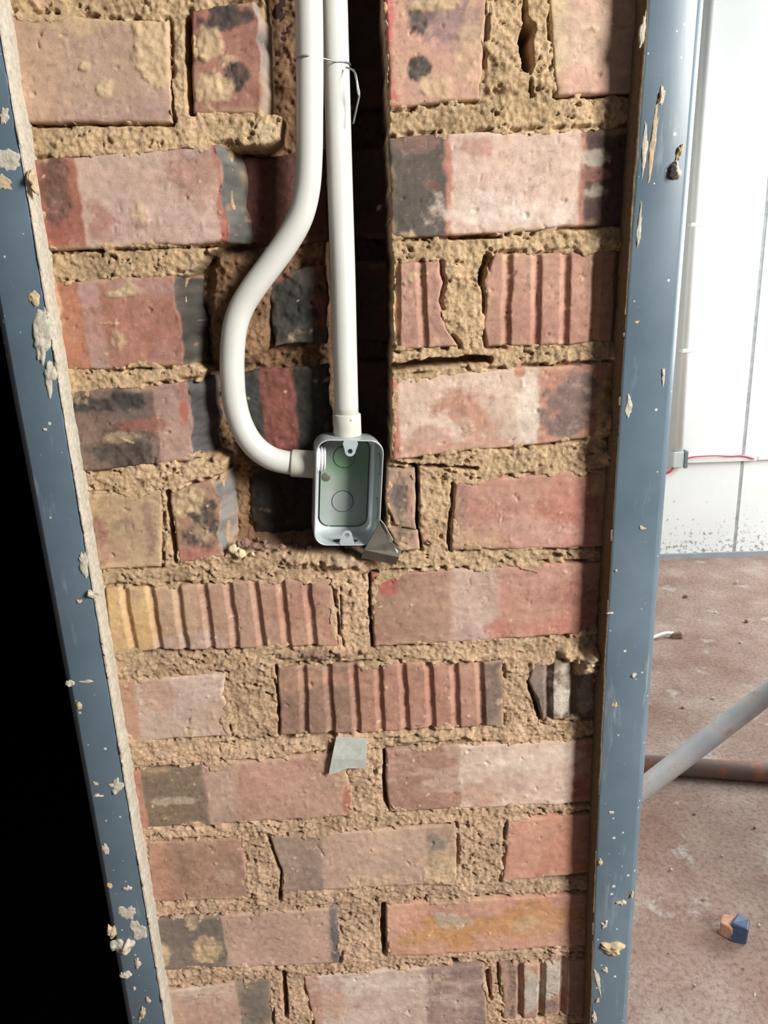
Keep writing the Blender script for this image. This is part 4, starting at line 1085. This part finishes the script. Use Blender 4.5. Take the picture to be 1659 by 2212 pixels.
uw = [far_local(float(x), float(y)) for x, y in ((1476, 990), (1490, 985), (1515, 983), (1545, 982), (1575, 983), (1595, 982), (1612, 985), (1624, 989))]
rw = far_thing('red_wire', 'thin red wire lying along the top of the white trunking', 'wire', u1, z1)
tube('wire', catmull([(a_-u1, -.026, b_-z1) for a_, b_ in uw], 5), .0034, M_RED, rw, 10)
u3, z3 = far_local(1441., 1016.)
rw2 = far_thing('red_wire', 'short red wire end poking out under the small grey box', 'wire', u3, z3)
tube('wire', catmull([(-.03, -.02, -.012), (-.006, -.03, -.004), (.010, -.028, .004), (.022, -.02, .018)], 5), .006, M_RED, rw2, 10)

# scaffold tubes
pa = depth_pt(1395., 1699., 1.82); pb = depth_pt(1659., 1497., 1.82)
d_ = pb-pa; k0 = (0.026-pa[2])/d_[2]
foot = pa+d_*k0; tip = pa+d_*3.0
sp = tag(empty('scaffold_tube', foot), 'grey scaffold tube slanting up to the right behind the right door frame', 'scaffold tube')
tube('tube', [np.zeros(3), (tip-foot)*.5, tip-foot], .0245, M_POLE, sp, 28)
tube('end_ring', [-(d_/np.linalg.norm(d_))*.001, (d_/np.linalg.norm(d_))*.03], .0262, M_RUST, sp, 28)
ha = floor_pt(1380., 1650., .027); hb = floor_pt(1659., 1669., .027)
dh = (hb-ha)/np.linalg.norm(hb-ha)
hp = tag(empty('scaffold_tube', ha-dh*.5), 'rusty scaffold tube lying flat on the dusty floor under the slanting one', 'scaffold tube')
tube('tube', [np.zeros(3), dh*.8, dh*1.9], .027, M_RUST, hp, 28)
tube('end_ring', [dh*1.87, dh*1.905], .0285, M_RUST, hp, 28)

# small things on the floor
fp = floor_pt(1583., 2022.)
blk = tag(empty('painted_block', fp), 'small broken block with a blue end lying on the dusty floor', 'block')
blk.rotation_euler = (0, 0, math.radians(-35))
rr_ = np.random.RandomState(5)
def lump(name, x0, x1, y0, y1, z1_, mat, j_=.007):
    V = np.array([(x0, y0, 0), (x1, y0, 0), (x1, y1, 0), (x0, y1, 0), (x0, y0, z1_), (x1, y0, z1_), (x1, y1, z1_), (x0, y1, z1_)])
    V = V+rr_.uniform(-j_, j_, V.shape)*np.array([1, 1, (1)]); V[:4, 2] = 0
    return pydata(name, V, BOXF, mat, blk, False, .004)
lump('brown_half', -.024, .004, -.018, .018, .040, mat_plain('broken_brown_clay', (176, 128, 104), .9, 0, .2, 120, .3, .5))
lump('blue_half', .002, .024, -.017, .019, .046, mat_plain('blue_paint', (44, 66, 100), .5, 0, .3, 60))
fp = floor_pt(1440., 1379.)
stk = tag(empty('floor_scrap', fp), 'pale twisted strip with a brown lump lying on the floor by the right frame', 'scrap')
tube('strip', catmull([(-.07, -.01, .008), (-.03, .0, .016), (.0, .006, .020), (.03, .008, .016)], 6), .007, M_WCON, stk, 10)
bl, zm = None, 0
V = np.array([(.02, -.012, 0), (.06, -.016, 0), (.064, .018, 0), (.018, .016, 0), (.024, -.008, .022), (.056, -.01, .026), (.058, .012, .024), (.022, .012, .020)])
pydata('lump', V, BOXF, mat_plain('brown_clod', (122, 96, 80), .95, 0, .2, 80, .3, .5), stk, False, .004)
STN = [(1612, 1345, 9), (1545, 1325, 7), (1480, 1292, 8), (1590, 1262, 8), (1630, 1790, 6), (1450, 1880, 7), (1520, 1945, 6), (1630, 2150, 6), (1445, 2060, 5), (1640, 2000, 5), (1500, 1760, 5), (1560, 1850, 6), (1475, 1530, 8), (1540, 1510, 7), (1605, 2095, 5), (1500, 2130, 7), (1430, 2180, 5), (1600, 1390, 6)]
M_STONE = mat_plain('pale_cement_clod', (188, 172, 158), .95, 0, .2, 120, .3, .5)
for i, (x, y, r) in enumerate(STN):
    p = floor_pt(float(x), float(y)); zc = (p-CAM) @ _fw; s = r*zc/F*.6
    o_, zm = chip('cement_clod', p, (s, s, s*.6), 300+i, M_STONE if i % 2 else M_CHIPR, 'small crumb of cement or brick on the dusty floor' , 'rubble crumb', 'crumbs scattered on the floor')
    o_.location.z = -zm*.8

# the unlit room behind the left doorway, and the walls that close the place
xl = float(GL[2].mean())
st_lab = 'added white bounce skin on the partition, out of view in the bright room'
tag(box('wall_bounce_skin', -.12, -.105, .225, 4.2, 0, 2.6, M_FARWALL), st_lab, None, None, 'structure')  # unseen white skin, added to bounce light onto the slanting scaffold tube
def st_box(name, label, *a, mat=M_BLACK):
    return tag(box(name, *a, mat), label, None, None, 'structure')
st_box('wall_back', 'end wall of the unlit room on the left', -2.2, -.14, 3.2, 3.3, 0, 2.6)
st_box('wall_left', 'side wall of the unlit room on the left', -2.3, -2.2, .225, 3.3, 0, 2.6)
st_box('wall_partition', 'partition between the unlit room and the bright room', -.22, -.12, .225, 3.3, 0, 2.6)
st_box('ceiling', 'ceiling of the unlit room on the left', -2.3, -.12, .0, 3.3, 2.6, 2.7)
st_box('floor_left', 'thin floor layer of the unlit room, coloured near black for its darkness', -2.2, -.22, .225, 3.2, .0005, .006)
st_box('wall_left_front', 'brick wall left of the dark doorway', -2.3, -1.15, 0, .225, 0, 2.6, mat=M_CORE)
st_box('wall_above', 'masonry over both doorways', -2.3, 2.6, 0.0, .225, 2.2, 2.7, mat=M_CORE)
st_box('wall_right', 'masonry right of the bright doorway', 1.2, 2.6, 0, .225, 0, 2.2, mat=M_CORE)
